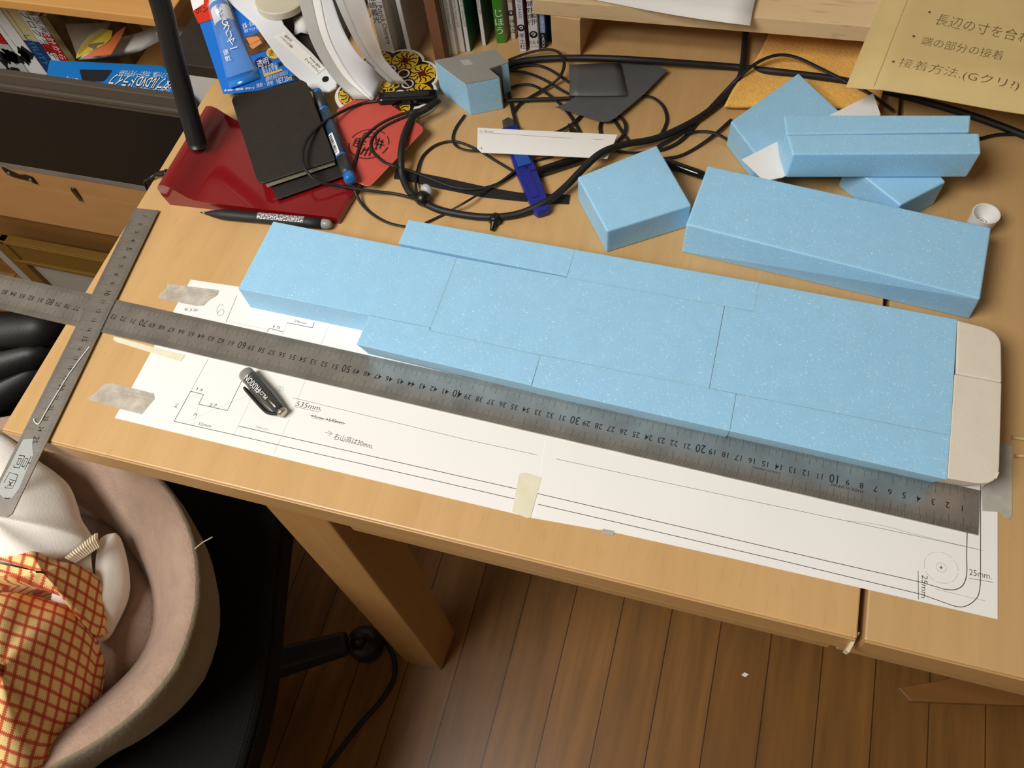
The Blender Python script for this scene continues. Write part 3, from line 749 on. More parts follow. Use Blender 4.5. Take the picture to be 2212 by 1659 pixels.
# ------------------------------------------------------------------ trivet, red card
def petal_trivet():
    c = at(842, 203, 0); R = 5.3
    t = thing('trivet', 'scalloped white trivet tile painted with yellow and black flowers', 'trivet', (c.x, c.y, 0))
    n = 96; lob = [(c.x + (R + .62 * abs(math.sin(4 * a)) ** .7 - .35) * math.cos(a + .2), c.y + (R + .62 * abs(math.sin(4 * a)) ** .7 - .35) * math.sin(a + .2)) for a in [2 * math.pi * k / n for k in range(n)]]
    b = MB(); b.prism(lob, 0, 1.25); obj('tile', b, mat('white_glaze', (226, 218, 202), rough=.3), t, bev=.12)
    P = MB(); z = 1.262
    P.flat([(c.x + (x - c.x) * .93, c.y + (y - c.y) * .93, z) for x, y in lob], 0)
    def disc(x, y, r, m, dz, k=20): P.flat([(x + r * math.cos(2 * math.pi * i / k), y + r * math.sin(2 * math.pi * i / k), z + dz) for i in range(k)], m)
    for k in range(8):
        a = .2 + math.pi / 8 + k * math.pi / 4
        ca, sa = math.cos(a), math.sin(a)
        x, y = c.x + 3.75 * ca, c.y + 3.75 * sa
        disc(x, y, 1.42, 1, .004)
        for q in range(11):                         # leaves curling around a tulip bud
            th = a + q * .571
            P.stroke((Vector((0, 0, z + .008)), Vector((1, 0, 0)), Vector((0, 1, 0))), [(x + .5 * math.cos(th), y + .5 * math.sin(th)), (x + .85 * math.cos(th + .35), y + .85 * math.sin(th + .35)), (x + 1.25 * math.cos(th + .2), y + 1.25 * math.sin(th + .2))], .15, 0, 3)
        P.flat([(x + (.62 if i % 2 else .38) * math.cos(a + i * .785), y + (.62 if i % 2 else .38) * math.sin(a + i * .785), z + .012) for i in range(8)], 2)
        a2 = a + math.pi / 8; x2, y2 = c.x + 2.15 * math.cos(a2), c.y + 2.15 * math.sin(a2)
        disc(x2, y2, .82, 0, .012); disc(x2, y2, .66, 3, .014); disc(x2, y2, .5, 0, .016, 9); disc(x2, y2, .26, 2, .018, 8)
        for e in range(3):
            ex, ey = c.x + (4.92 + .1 * (e == 1)) * math.cos(a + (e - 1) * .2), c.y + (4.92 + .1 * (e == 1)) * math.sin(a + (e - 1) * .2)
            disc(ex, ey, .09, 3, .012, 8)
    disc(c.x, c.y, 1.5, 0, .02); 
    for k in range(8):
        a = k * math.pi / 4; disc(c.x + .95 * math.cos(a), c.y + .95 * math.sin(a), .42, 1, .022); disc(c.x + .95 * math.cos(a), c.y + .95 * math.sin(a), .22, 0, .024, 8)
    disc(c.x, c.y, .45, 1, .024)
    obj('painted_pattern', P, [mat('black_glaze', (26, 23, 22), rough=.25), mat('yellow_glaze', (206, 166, 36), rough=.25), mat('maroon_glaze', (92, 22, 20), rough=.25), mat('white_glaze', (226, 218, 202))], t)
petal_trivet()

M_redc = mat('coral_red_card', (190, 74, 62), rough=.55, noise=.03, nscale=30)
zc = [1.42, 1.42, 1.42, 1.25, 1.25, 1.25]
cp = [at(728, 238, 1.42), at(800, 196, 1.42), at(919, 279, 1.42), at(798, 405, 1.25), at(770, 394, 1.25), at(722, 372, 1.25)]
cp = rounded(cp, .7, 4, which=[2, 3])
b = MB(); b.prism([(p.x, p.y) for p in cp], [p.z for p in cp], [p.z + .06 for p in cp], 1, mtop=0)
o_ = at(797, 312, 1.36)
FC = (o_ + Vector((0, 0, .10)), Vector((1, .0, 0)), Vector((0, 1, 0)))
r_ = 2.0
for a0, a1 in ((.15, .75), (.95, 2.9), (3.3, 5.6), (5.75, 6.25)):
    b.stroke(FC, [(r_ * math.cos(a0 + (a1 - a0) * k / 12), r_ * .95 * math.sin(a0 + (a1 - a0) * k / 12)) for k in range(13)], .11, 2)
for st in ([(-.9, 1.3), (.2, 1.5), (.1, .95), (-.95, .7), (-.9, 1.3)], [(-.4, 1.35), (-.45, .8)], [(-1.5, .4), (-.6, .7)], [(-1.5, .1), (-.3, .2)], [(-1.5, .4), (-1.5, -.5), (-.5, -.7)], [(-1.1, .5), (-1.0, -.6)],
           [(-1.4, -.15), (-.4, -.2)], [(-.2, -.5), (-.35, -1.5)], [(.15, -.4), (.1, -1.6)], [(.5, -.4), (.55, -1.5)], [(-.3, -.9), (1.0, -.5)], [(.3, 1.2), (.7, .2)], [(.6, .7), (1.4, .4)], [(.8, 1.0), (.9, -.5)], [(1.2, .8), (1.3, -.4)], [(.5, .1), (1.6, .1)]):
    b.stroke(FC, st, .15, 2)
obj('card', b, [M_redc, mat('card_edge', (232, 222, 206), rough=.7), mat('red_card_ink', (64, 22, 20), rough=.7)], label='coral red card with a round black seal lying on the trivet', cat='card')

# ------------------------------------------------------------------ knife, white board strip, rubber strip, black rods
t = thing('utility_knife', 'dark blue utility knife lying under the white strip', 'knife', at(1150, 360, 0))
zk = .75
ax0, ax1 = at(1098, 275, zk), at(1172, 455, zk)
kd = (ax1 - ax0).normalized(); kn = Vector((-kd.y, kd.x, 0)); KL = (ax1 - ax0).length
def kq(u, v, z): return ax0 + kd * (u * KL) + kn * v + Vector((0, 0, z - zk))
b = MB(); b.ext([kq(-.12, .72, .35), kq(-.15, .42, .35), kq(-.13, -.25, .35), kq(.06, -.62, .35), kq(.06, .72, .35)], (0, 0, .06)); obj('blade', b, mat('blade_steel', (128, 122, 112), rough=.3, metal=.8, noise=.4, nscale=60), t)
M_kn = mat('royal_blue_plastic', (26, 34, 128), rough=.28)
M_kn2 = mat('blue_slider', (32, 78, 158), rough=.3)
b = MB(); q = [kq(.0, -.75, 0), kq(0, .85, 0), kq(.55, 1.0, 0), kq(.97, .8, 0), kq(1.02, .5, 0), kq(1.02, -.6, 0), kq(.97, -.85, 0), kq(.55, -.95, 0)]
b.prism([(p.x, p.y) for p in q], .12, .95); obj('handle', b, M_kn, t, bev=.16, seg=3)
b = MB(); q = [kq(.34, -.6, 0), kq(.34, .65, 0), kq(.50, .72, 0), kq(.50, -.62, 0)]; b.prism([(p.x, p.y) for p in q], .95, 1.12); obj('slider', b, M_kn2, t, bev=.05)
b = MB(); q = rounded([kq(.56, -.55, 0), kq(.56, .25, 0), kq(.86, .25, 0), kq(.86, -.55, 0)], .3, 4); b.prism([(p.x, p.y) for p in q], .95, 1.03); obj('grip_panel', b, M_kn, t, bev=.03)
b = MB(); b.lathe(kq(.52, .1, .95), (0, 0, 1), [(.16, 0), (.16, .03)], 12); obj('hanging_hole', b, M_blk, t)

b = MB(); q = [at(1032, 277, 1.22), at(1334, 292, 1.22), at(1312, 343, 1.22), at(1040, 330, 1.22), at(1031, 321, 1.22)]
b.prism([(p.x, p.y) for p in q], 1.20, 1.30)
pstroke(b, 1.304, [(1034, 286), (1236, 299)], .03, 1); pstroke(b, 1.304, [(1256, 299), (1304, 302)], .03, 1)
ptext(b, 1.304, '二 中/mm', (1036, 283), (1066, 285), .3, 1); pstroke(b, 1.304, [(1036, 320), (1044, 321)], .03, 1); pstroke(b, 1.304, [(1040, 316), (1040, 324)], .03, 1)
b.flat(ats(1.305, (1252, 297), (1282, 300), (1278, 307), (1266, 309), (1258, 306)), 0)
obj('board_strip', b, [M_white, M_ink], label='white board strip with a pencil line lying across the blue knife', cat='board', bev=.015)

b = MB(); P = ats(.07, (856, 366), (874, 368), (960, 385), (1050, 405), (1120, 417), (1231, 422), (1228, 441), (1120, 434), (1044, 426), (950, 407), (870, 388), (851, 386))
b.prism([(p.x, p.y) for p in P], .02, .16); obj('rubber_strip', b, mat('worn_black_rubber', (24, 23, 22), rough=.6, noise=.3, nscale=120), label='flat black rubber strip under the earphone cables', cat='strip')
A, B = at(1158, 374, .5), at(1268, 338, .5)
t = thing('black_pen', 'glossy black pen lying under the white strip beside the knife', 'pen', (A + B) / 2 - Vector((0, 0, .5)))
b = MB(); b.lathe(A - (B - A) * .12, B - A, [(.40, 0), (.46, .1), (.48, 1.5), (.48, 5.2), (.40, 5.7), (.2, 5.9)], 16); obj('barrel', b, mat('gloss_black', (14, 14, 15), rough=.12), t, smooth=True)
A, B = at(1438, 351, .45), at(1530, 383, .45)
b = MB(); b.lathe(A - (B - A) * .3, B - A, [(.30, 0), (.42, .2), (.42, 4.5), (.3, 6.5)], 16); obj('black_rod', b, mat('gloss_black', (14, 14, 15)), label='glossy black rod running between the two loose foam blocks', cat='rod', smooth=True, base=(A + B) / 2 - Vector((0, 0, .45)))

# dark grey sheets
b = MB(); q = [at(1200, 232, .75), at(1218, 226, .75), at(1245, 208, .75), at(1348, 125, .62), at(1360, 121, .62), at(1442, 152, .62), at(1390, 205, .7), at(1330, 255, .75), at(1315, 263, .75), at(1300, 264, .75), at(1270, 254, .75)]
b.prism([(p.x, p.y) for p in q], [p.z for p in q], [p.z + .05 for p in q]); obj('rubber_sheet', b, M_dkgrey, label='larger dark grey pointed sheet lying over the black cables', cat='sheet')
q = [[at(1230, 140, .95), at(1270, 139, 1.0), at(1310, 136, 1.0), at(1339, 138, .95)], [at(1230, 172, 1.0), at(1270, 172, 1.05), at(1310, 171, 1.05), at(1347, 172, .95)], [at(1230, 207, .95), at(1270, 208, .95), at(1310, 208, .95), at(1355, 207, .9)]]
b = MB(); b.grid(q); obj('rubber_sheet', b, M_dkgrey, label='smaller dark grey rectangle on top of the pointed grey sheet', cat='sheet', solid=.05, sub=1, smooth=True)

# ------------------------------------------------------------------ earphones
def cable(b, pts, r, z=None, n=8, flat=1.0):
    P = [at(p[0], p[1], p[2] if len(p) > 2 else z) for p in pts]
    b.tube(curve(P, 7), r, n, 0, flat, up=(0, 0, 1) if flat != 1 else None)
t = thing('neckband_earphones', 'black wireless neckband earphones tangled across the middle of the desk', 'earphones', at(1000, 380, 0))
b = MB(); cable(b, [(948, 215, 1.75), (925, 232, 1.7), (895, 250, 1.6), (876, 285, 1.85), (868, 318, 1.85), (866, 350, 1.4), (870, 384, .7), (890, 420, .5), (940, 450, .4), (1000, 464, .4), (1060, 469, .4), (1120, 462, .42), (1180, 436, .9), (1220, 405, 1.0), (1262, 362, 1.5), (1298, 331, 1.85), (1345, 313, 1.5), (1420, 298, .8), (1500, 261, .5), (1560, 216, .5), (1596, 172, .9), (1606, 130, .6), (1611, 70, .5)], .34, n=10)
obj('neckband', b, M_rub, t, smooth=True)
b = MB(); A, B = at(830, 214, 1.75), at(940, 208, 1.75); d = (B - A).normalized(); nn = Vector((-d.y, d.x, 0))
q = rounded([A - d * .65 - nn * .62, B + d * .35 - nn * .62, B + d * .35 + nn * .62, A - d * .65 + nn * .62], .6, 6)
b.prism([(p.x, p.y) for p in q], 1.36, 2.2); obj('control_module', b, mat('gloss_black', (14, 14, 15)), t, bev=.2, seg=3)
q = rounded([A + d * .1 - nn * .33, B - d * .5 - nn * .33, B - d * .5 + nn * .33, A + d * .1 + nn * .33], .3, 5)
b = MB(); b.prism([(p.x, p.y) for p in q], 2.2, 2.25); obj('button_panel', b, mat('soft_black', (30, 29, 29), rough=.6), t, bev=.02)
b = MB(); cable(b, [(818, 218, 1.7), (780, 224, 1.65), (735, 243, 2.1), (690, 272, 2.9), (660, 308, 3.35), (654, 345, 3.25), (664, 372, 3.0), (690, 393, 2.3), (735, 402, 1.5), (790, 411, .9), (850, 418, .45), (893, 428, .6)], .15); obj('cable', b, M_rub, t, smooth=True)
b = MB(); cable(b, [(902, 428, .9), (898, 395, .45), (902, 365, .3), (915, 335, .2), (945, 312, .2), (985, 306, .2), (1030, 323, .2), (1070, 347, .2), (1112, 372, .35)], .13); obj('cable', b, M_rub, t, smooth=True)
def earbud(tip, body, cab, tipped):
    e = MB(); ax = (body - cab).normalized()
    e.lathe(cab, body - cab, [(.16, 0), (.24, .05), (.30, .35), (.34, .7), (.62, .95), (.74, 1.25), (.72, 1.6), (.55, 1.85), (.2, 1.95)], 16)
    e.lathe(body + (tip - body) * .1, tip - body, [(.42, 0), (.36, .5), (.34, .8)], 12)
    h = obj('earbud', e, M_blk, t, smooth=True)
    if tipped:
        e = MB(); e.lathe(body + (tip - body) * .62, tip - body, [(.36, -.05), (.60, .05), (.66, .3), (.58, .6), (.36, .72), (.2, .6)], 16)
        obj('ear_tip', e, mat('translucent_silicone', (176, 180, 184), rough=.35, sss=.3), h, label='clear grey silicone tip', smooth=True)
earbud(at(924, 409, .9), at(908, 428, .75), at(886, 424, .65), True)
b = MB(); p = at(1069, 474, .42)
b.lathe(p + Vector((0, .25, 0)), Vector((.02, -1, -.03)), [(.34, -.3), (.52, 0), (.56, .5), (.50, .62), (.36, .68), (.26, .74), (.28, .95), (.22, .98), (.24, 1.15), (.19, 1.18), (.2, 1.4), (.12, 1.5)], 14); obj('charging_plug', b, M_blk, t, smooth=True)

# thin flat cables
def flatcord(label, paths, r=.17, name='flat_cable', cat='cable', flat=.55):
    t = MB()
    for p in paths: cable(t, p, r, n=8, flat=flat)
    return obj(name, t, M_rub, label=label, cat=cat, smooth=True)
flatcord('thin black cable looping around the red card down to the foam', [[(905, 236, 1.65), (868, 246, 1.6), (820, 268, 1.55), (785, 300, 1.5), (768, 345, 1.5), (762, 385, 1.5), (772, 425, .6), (795, 455, .2), (835, 480, .2), (885, 492, .2)]], .15)
flatcord('thin black cable from the module over the red card to the knife', [[(910, 240, 1.7), (860, 258, 1.6), (820, 280, 1.55), (802, 305, 1.5), (806, 328, 1.5), (830, 350, 1.6), (852, 358, 1.55), (886, 369, .9), (930, 385, .45), (975, 402, .4), (1020, 408, .35), (1060, 402, .3), (1100, 383, .3), (1140, 352, .16)]], .15)
flatcord('thin black cable running from the foam up under the blue knife', [[(918, 482, .2), (960, 462, .2), (1000, 440, .9), (1040, 416, .55), (1080, 393, .5), (1112, 370, .6), (1150, 350, .16), (1195, 338, .16)]], .13)
flatcord('thin black cable curving from the notched foam to the white strip', [[(1004, 248, .2), (985, 275, .2), (978, 298, .2), (986, 316, .4), (1008, 324, .45), (1045, 326, .3)]], .13)
flatcord('black cable bundle looping out of the notched foam in front of the books',
    [[(1098, 130, .4), (1130, 118, .6), (1165, 109, .9), (1195, 108, 1.1), (1213, 120, 1.1), (1219, 140, 1.1), (1210, 165, .9), (1190, 183, .5), (1150, 207, .3), (1122, 225, .25), (1108, 245, .2)],
     [(1098, 152, .3), (1125, 142, .3), (1160, 141, .3), (1190, 152, .5), (1235, 182, .4), (1270, 206, .4)],
     [(1104, 152, .3), (1140, 158, .3), (1175, 172, .5), (1215, 196, .4), (1250, 214, .4)],
     [(1096, 192, .2), (1120, 184, .2), (1150, 184, .3), (1180, 201, .5), (1215, 230, .25), (1240, 262, .2), (1256, 292, .2)],
     [(1098, 165, .3), (1101, 205, .3), (1110, 250, .3), (1122, 288, .3)],
     [(1255, 250, .25), (1235, 268, .4), (1208, 283, .5), (1180, 292, .5)]])
flatcord('straight black cable running from the notched foam to the grey sheets', [[(1076, 218, .5), (1130, 216, .55), (1190, 214, .55), (1250, 212, .5)]], .2, flat=1.0)
flatcord('thin black loops coming out under the front of the grey sheets',
    [[(1388, 207, .2), (1412, 212, .2), (1433, 230, .2), (1441, 255, .2), (1436, 275, .2), (1425, 296, .2)],
     [(1300, 260, .2), (1296, 275, .2), (1299, 296, .2)],
     [(1338, 250, .3), (1350, 266, .3), (1350, 284, .3), (1336, 304, .35), (1318, 325, .4)],
     [(1325, 256, .2), (1342, 282, .2), (1362, 308, .15)]])
flatcord('flat black twin cord arching over the orange towel', [[(1400, 330, .2), (1445, 318, .2), (1480, 295, .2), (1520, 248, .2), (1560, 205, .3), (1600, 163, 1.5), (1640, 133, 1.9), (1680, 119, 2.0), (1720, 124, 1.9), (1770, 147, 1.7), (1830, 177, 1.6), (1880, 203, 1.4), (1930, 240, .6)]], .2)
flatcord('flat black cord curling towards the left corner of the stacked foam',
    [[(1432, 343, .2), (1470, 336, .2), (1510, 315, .2), (1550, 285, .4), (1580, 258, .25)],
     [(1480, 289, .45), (1510, 284, .3), (1545, 288, .55), (1590, 313, .25)],
     [(1318, 322, .12), (1360, 330, .12), (1400, 326, .12), (1440, 305, .45), (1490, 275, .3)]])
t = thing('power_cord', 'thick black power cord stretched across the desk in front of the pine shelf', 'power cord', at(1400, 130, 0))
b = MB(); cable(b, [(1085, 146, .45), (1120, 134, .45), (1180, 127, .5), (1260, 125, .7), (1330, 127, 1.2), (1400, 131, 1.2), (1500, 138, .8), (1600, 146, .45), (1660, 153, 1.2), (1740, 162, 1.3), (1800, 170, 1.3), (1860, 182, 1.2), (1920, 198, .6), (2000, 220, .4), (2080, 244, .4), (2150, 268, .4), (2240, 303, .4)], .33, n=10); obj('cord', b, M_rub, t, smooth=True)
b = MB(); cable(b, [(2116, 300, .2), (2150, 292, .2), (2190, 290, .2), (2250, 292, .2)], .16); obj('branch', b, M_rub, t, smooth=True)
b = MB(); A, B = at(1228, 268, .35), at(1246, 300, .35)
b.lathe(A, B - A, [(.08, 0), (.10, .5), (.16, .55), (.2, .7), (.28, .9), (.3, 1.6), (.2, 1.8)], 12); obj('audio_plug', b, M_blk, label='tiny black plug with a metal pin behind the white strip', cat='plug', smooth=True)

# ------------------------------------------------------------------ towel, pine shelf, wood block, envelope, papers
def terry():
    m = mat('orange_terry', (242, 184, 88), rough=.95, noise=.10, nscale=260, bump=.5, bscale=420, sheen=.3); return m
rows = []
L_ = [(1668, 60), (1648, 110), (1615, 160), (1582, 198), (1563, 232)]
R_ = [(1900, 100), (1905, 140), (1908, 180), (1906, 205), (1895, 240)]
for i in range(len(L_)):
    a, c = at(*L_[i], .5), at(*R_[i], .5)
    rows.append([a.lerp(c, k / 12) + Vector((rnd.uniform(-.03, .03), rnd.uniform(-.03, .03), .14 * math.sin(k * 1.3 + i * .8) + (.25 if i == 3 else 0))) for k in range(13)])
b = MB(); b.grid(rows); obj('towel', b, terry(), label='fluffy orange cleaning cloth under the front of the pine shelf', cat='cloth', solid=.4, sub=2, smooth=True)
M_pine = wood('raw_pine', (206, 172, 126), (236, 208, 164), axis=0, fine=55, long=4, contrast=1.1, blotch=.4, pore=.16, rough=.6)
t = thing('pine_shelf', 'raw pine board shelf raised on a wooden block at the back of the desk', 'shelf', (70, 65, 0))
a, c = at(1153, 30, 4.45), at(1868, 90, 4.45); d = (c - a).normalized(); nn = Vector((-d.y, d.x, 0))
b = MB(); q = [a, a + d * 80, a + d * 80 + nn * 24, a + nn * 24]; b.prism([(p.x, p.y) for p in q], 4.42, 6.1); obj('board', b, M_pine, t, bev=.06)
q = at(1193, 112, 0), at(1254, 122, 0)
d2 = (q[1] - q[0]).normalized(); n2 = Vector((-d2.y, d2.x, 0))
for off in (0, 44):
    b = MB(); e = [q[0] + d * off, q[1] + d * off, q[1] + d * off + n2 * 16, q[0] + d * off + n2 * 16]; b.prism([(p.x, p.y) for p in e], 0, 4.4); obj('support_block', b, wood('block_end_grain', (188, 148, 100), (222, 184, 136), axis=0, fine=50, long=16, contrast=1.1, rough=.7), t, bev=.06)
def sheet(name, rows, m, label, cat, th=.03, sub=1):
    b = MB(); b.grid(rows); return obj(name, b, m, label=label, cat=cat, solid=th, sub=sub, smooth=True)
g = lambda z, *p: [at(x, y, z) for x, y in p]
sheet('paper_sheet', [[at(1270, -4, 6.3), at(1400, 23, 6.25), at(1520, 43, 6.3), at(1620, 55, 6.5)], [at(1280, -60, 6.3), at(1410, -40, 6.5), at(1530, -22, 6.5), at(1630, -5, 6.7)], [at(1290, -140, 6.3), at(1420, -125, 6.5), at(1550, -110, 6.6), at(1660, -95, 6.9)]], M_white, 'white paper lying on the pine shelf', 'paper')
t = thing('envelope', 'manila envelope with three handwritten pencil lines on the pine shelf', 'envelope', at(2000, 150, 6.2))
M_man = mat('manila_paper', (208, 184, 126), rough=.7, noise=.04, nscale=30, bump=.06, bscale=60)
ze = 6.25
TL, BL, BR = at(1912, -20, ze), at(1829, 183, ze), at(2240, 248, ze)
ev = (BR - BL); eu = (TL - BL)
rows = []
for i in range(5):
    rows.append([BL + ev * (k / 8) * 1.6 + eu * (i / 4) * 1.5 + Vector((0, 0, (.12 * math.sin(k * 1.1) - .25 * (1 if k == 0 and i == 0 else 0)) if i == 0 else 0)) for k in range(9)])
b = MB(); b.grid(rows); obj('paper_body', b, M_man, t, solid=.12, smooth=True)
b = MB(); zt = ze + .04
eu_n = eu.normalized(); 
b.stroke(F0(zt), [((BL + ev.normalized() * 2.2 + eu * s).x, (BL + ev.normalized() * 2.2 + eu * s).y) for s in (.02, .5, 1.0, 1.3)], .03, 1)
for s, p1, p2, sz in (('長辺の寸を合わ', (2022, 42), (2225, 85), 2.1), ('端の部分の接着', (1990, 88), (2166, 122), 1.62), ('接着方法.(Gクリ?)', (1942, 135), (2200, 186), 1.62)):
    ptext(b, zt + .005, s, p1, p2, sz * .85, 0, 1.0, -.018, .12)
for x, y in ((2008, 26), (1974, 78), (1930, 133)):
    p = at(x, y, zt + .005); b.flat([(p.x + .14 * math.cos(k), p.y + .14 * math.sin(k), p.z) for k in range(6)], 0)
obj('handwriting', b, [mat('envelope_pencil', (92, 78, 48), rough=.8), mat('envelope_seam', (176, 150, 94), rough=.8)], t)

# tube cap and match ends
t = thing('bottle_cap', 'small white cap standing hollow side up behind the long blue foam bar', 'cap', at(2112, 492, 0))
o_ = at(2117, 488, 0); o_ = Vector((77.2, 37.0, 0)); top_ = at(2131, 461, 2.0)
b = MB(); b.lathe((top_.x, top_.y, 0), (0, 0, 1), [(.95, 0), (1.0, .1), (1.1, 1.9), (1.12, 2.0), (1.02, 2.0), (.62, .9), (.55, .85), (.55, .4)], 26, cap=(True, True)); obj('cap_shell', b, mat('white_plastic', (226, 224, 220), rough=.3), t, smooth=False)
b = MB(); b.lathe((top_.x, top_.y, .85), (0, 0, 1), [(.36, -.45), (.36, .12), (.22, .12), (.22, -.3)], 18, cap=(False, True)); obj('inner_ring', b, mat('white_plastic', (226, 224, 220)), t)
M_stick = mat('pale_stick_wood', (206, 178, 128), rough=.6, noise=.1, nscale=60, stretch=(2, 20, 20))
for (pa, pb, lb) in (((2184, 944), (2225, 950), 'pale thin wooden stick, rear one of two at the right edge of the desk'), ((2190, 985), (2226, 985), 'pale thin wooden stick, front one of two beside the grey tape')):
    A, B = at(*pa, .18), at(*pb, .18); b = MB(); b.tube([A, A.lerp(B, .3), B, B + (B - A) * 2], .13, 8); obj('wooden_stick', b, M_stick, label=lb, cat='stick', smooth=True)

# ------------------------------------------------------------------ dark plank, glue card, spatula, lid at the back left of the desk
M_dkwood = wood('dark_stained_wood', (30, 26, 22), (52, 45, 38), axis=0, fine=60, long=4, contrast=1.0, rough=.5)
b = MB(); b.box(-5.6, 12.6, 43.0, 64, 0.0, 1.5)
obj('wooden_plank', b, M_dkwood, label='dark stained plank at the back left corner of the desk under the glue pack', cat='plank', bev=.08)

zc = lambda py: 1.05 + (200 - py) * .0125
def gp(*pts, lift=0.0): return [at(x, y, zc(y) + lift) for x, y in pts]
t = thing('glue_pack', 'blue and red blister card with a tube of clear glue', 'glue', at(540, 120, 1.5))
b = MB()
outline = [(404, -30), (482, 202), (500, 202), (560, 195), (636, 173), (645, 166), (640, 140), (566, -30)]
b.ext(gp(*outline), (0, 0, -.05), 0)
nrm = .03
b.flat(gp((404, -30), (418, 26), (450, 10), (440, -30), lift=.02), 1)                      # white corner
b.flat(gp((416, 24), (429, 51), (470, 38), (460, -30), (440, -30), (440, 8), lift=.025), 2)     # red panel
b.flat(gp((528, 80), (582, 62), (612, 96), (540, 120), lift=.03), 3)                        # picture with fingers
b.flat(gp((531, 82), (555, 78), (563, 84), (540, 97), lift=.035), 4); b.flat(gp((538, 99), (562, 86), (566, 93), (546, 106), lift=.036), 4)
c = [(592 + 17 * math.cos(k * .4), 114 + 13 * math.sin(k * .4)) for k in range(16)]; b.flat(gp(*c, lift=.04), 5)
c = [(568 + 19 * math.cos(k * .4), 136 + 13 * math.sin(k * .4)) for k in range(16)]; b.flat(gp(*c, lift=.034), 6)
b.flat(gp((569, 161), (608, 148), (611, 152), (571, 166), lift=.04), 5)
b.flat(gp((600, 136), (640, 122), (641, 128), (602, 144), lift=.03), 7)
def gtext(s, a, c, size, m, sx=1.0):
    A, B = gp(a, c, lift=.05); u = B - A
    up_ = at(a[0], a[1] - 20, zc(a[1] - 20)) - at(a[0], a[1], zc(a[1]))
    b.text(s, fr((A + B) / 2, u, up_), size, m, 'CENTER', sx, fit=u.length)
gtext('ボン', (422, 25), (450, 19), 1.0, 7); gtext('透明', (556, 140), (580, 131), 1.0, 1); gtext('速乾', (580, 117), (604, 110), .9, 7)
gtext('乾きが速い', (566, 150), (597, 138), .62, 1); gtext('仮止め不要', (568, 158), (600, 146), .62, 1); gtext('金属・合成', (524, 58), (548, 50), .8, 1)
gtext('硬質プラスチック', (528, 68), (560, 60), .5, 1)
gtext('NET.20ml', (598, 177), (630, 167), .95, 1); gtext('速乾・透明', (554, 186), (590, 179), .55, 1); gtext('接着剤', (484, 196), (550, 190), .3, 1)
for i in range(3): gtext('透明な仕上がりになるボンド', (574, 168 + i * 3.4), (622, 153 + i * 3.4), .26, 1)
obj('card', b, [mat('glue_card_blue', (24, 112, 206), rough=.3), M_txtw, mat('glue_card_red', (206, 52, 34), rough=.3), mat('photo_brown', (96, 62, 38), rough=.35, noise=.5, nscale=90), mat('photo_skin', (214, 142, 84), rough=.35),
    mat('badge_yellow', (226, 188, 82), rough=.35), mat('badge_navy', (16, 30, 92), rough=.35), M_txtb], t, label='printed blue and red backing card')
# the tube: a round neck flattening into a crimped end
def loft(b, stations, n=20, m=0, caps=True):
    rows = []
    for c, w_, h_, ax in stations:
        ax = Vector(ax).normalized(); sd = ax.cross(Vector((0, 0, 1))).normalized(); up_ = sd.cross(ax).normalized()
        rows.append([c + sd * (w_ * math.cos(2 * math.pi * k / n)) + up_ * (h_ * math.sin(2 * math.pi * k / n)) for k in range(n)])
    vs = [p for r in rows for p in r]
    fs = [(i * n + k, i * n + (k + 1) % n, (i + 1) * n + (k + 1) % n, (i + 1) * n + k) for i in range(len(rows) - 1) for k in range(n)]
    if caps: fs += [tuple(range(n - 1, -1, -1)), tuple((len(rows) - 1) * n + k for k in range(n))]
    b.add(vs, fs, m)
T0, T1 = gp((466, -14), (529, 177))
T0 = T0 + Vector((0, 0, 1.0)); T1 = T1 + Vector((0, 0, .15)); tax = T1 - T0
st = lambda f, w_, h_: (T0.lerp(T1, f) , w_, h_, tax)
b = MB(); loft(b, [st(-.02, .78, .78), st(.20, .86, .86)]); obj('tube_cap', b, mat('white_plastic', (226, 224, 220)), t, smooth=True, label='white screw cap')
b = MB(); loft(b, [st(.20, 1.02, .98), st(.22, 1.05, .98), st(.42, 1.08, .86)]); obj('tube_shoulder', b, mat('tube_white', (216, 220, 224), rough=.25), t, smooth=True, label='white upper part of the tube')
b = MB(); loft(b, [st(.23, 1.07, .99), st(.27, 1.075, .97)], caps=False); loft(b, [st(.42, 1.09, .87), st(.60, 1.16, .62), st(.78, 1.3, .34), st(.93, 1.5, .10), st(1.0, 1.6, .05)])
sd_ = tax.normalized().cross(Vector((0, 0, 1))).normalized()
b.ext([T0.lerp(T1, .93) + sd_ * 1.62, T0.lerp(T1, 1.03) + sd_ * 1.7, T0.lerp(T1, 1.03) - sd_ * 1.7, T0.lerp(T1, .93) - sd_ * 1.62], (0, 0, .12))
obj('tube_body', b, mat('tube_blue', (34, 122, 208), rough=.22, coat=.3), t, smooth=True, label='blue lower part of the tube')
def tubetext(b, s, f0, f1, off, size, m):
    sd = tax.normalized().cross(Vector((0, 0, 1))).normalized(); up_ = sd.cross(tax).normalized()
    n_ = len(s)
    for i, ch in enumerate(s):
        f = f0 + (f1 - f0) * (i + .5) / n_
        hh = .97 - .55 * max(0, f - .25) - .45 * max(0, f - .55)
        sl = -(tax.normalized()) + up_ * .26 * (1 if f > .42 else .1)
        b.text(ch, (T0.lerp(T1, f) + up_ * (max(hh, .3) + .06) - sd * off, -sd if (-sd).x > 0 else sd, sl.normalized()), size, m, 'CENTER')
b = MB(); tubetext(b, 'ボンド', .275, .42, 0, .66, 0); tubetext(b, 'Gクリヤー', .43, .75, .12, .98, 1); tubetext(b, '速乾', .70, .82, -.8, .62, 1)
obj('tube_print', b, [mat('print_blue', (24, 84, 160), rough=.4), M_txtw], t)
b = MB(); rows = []
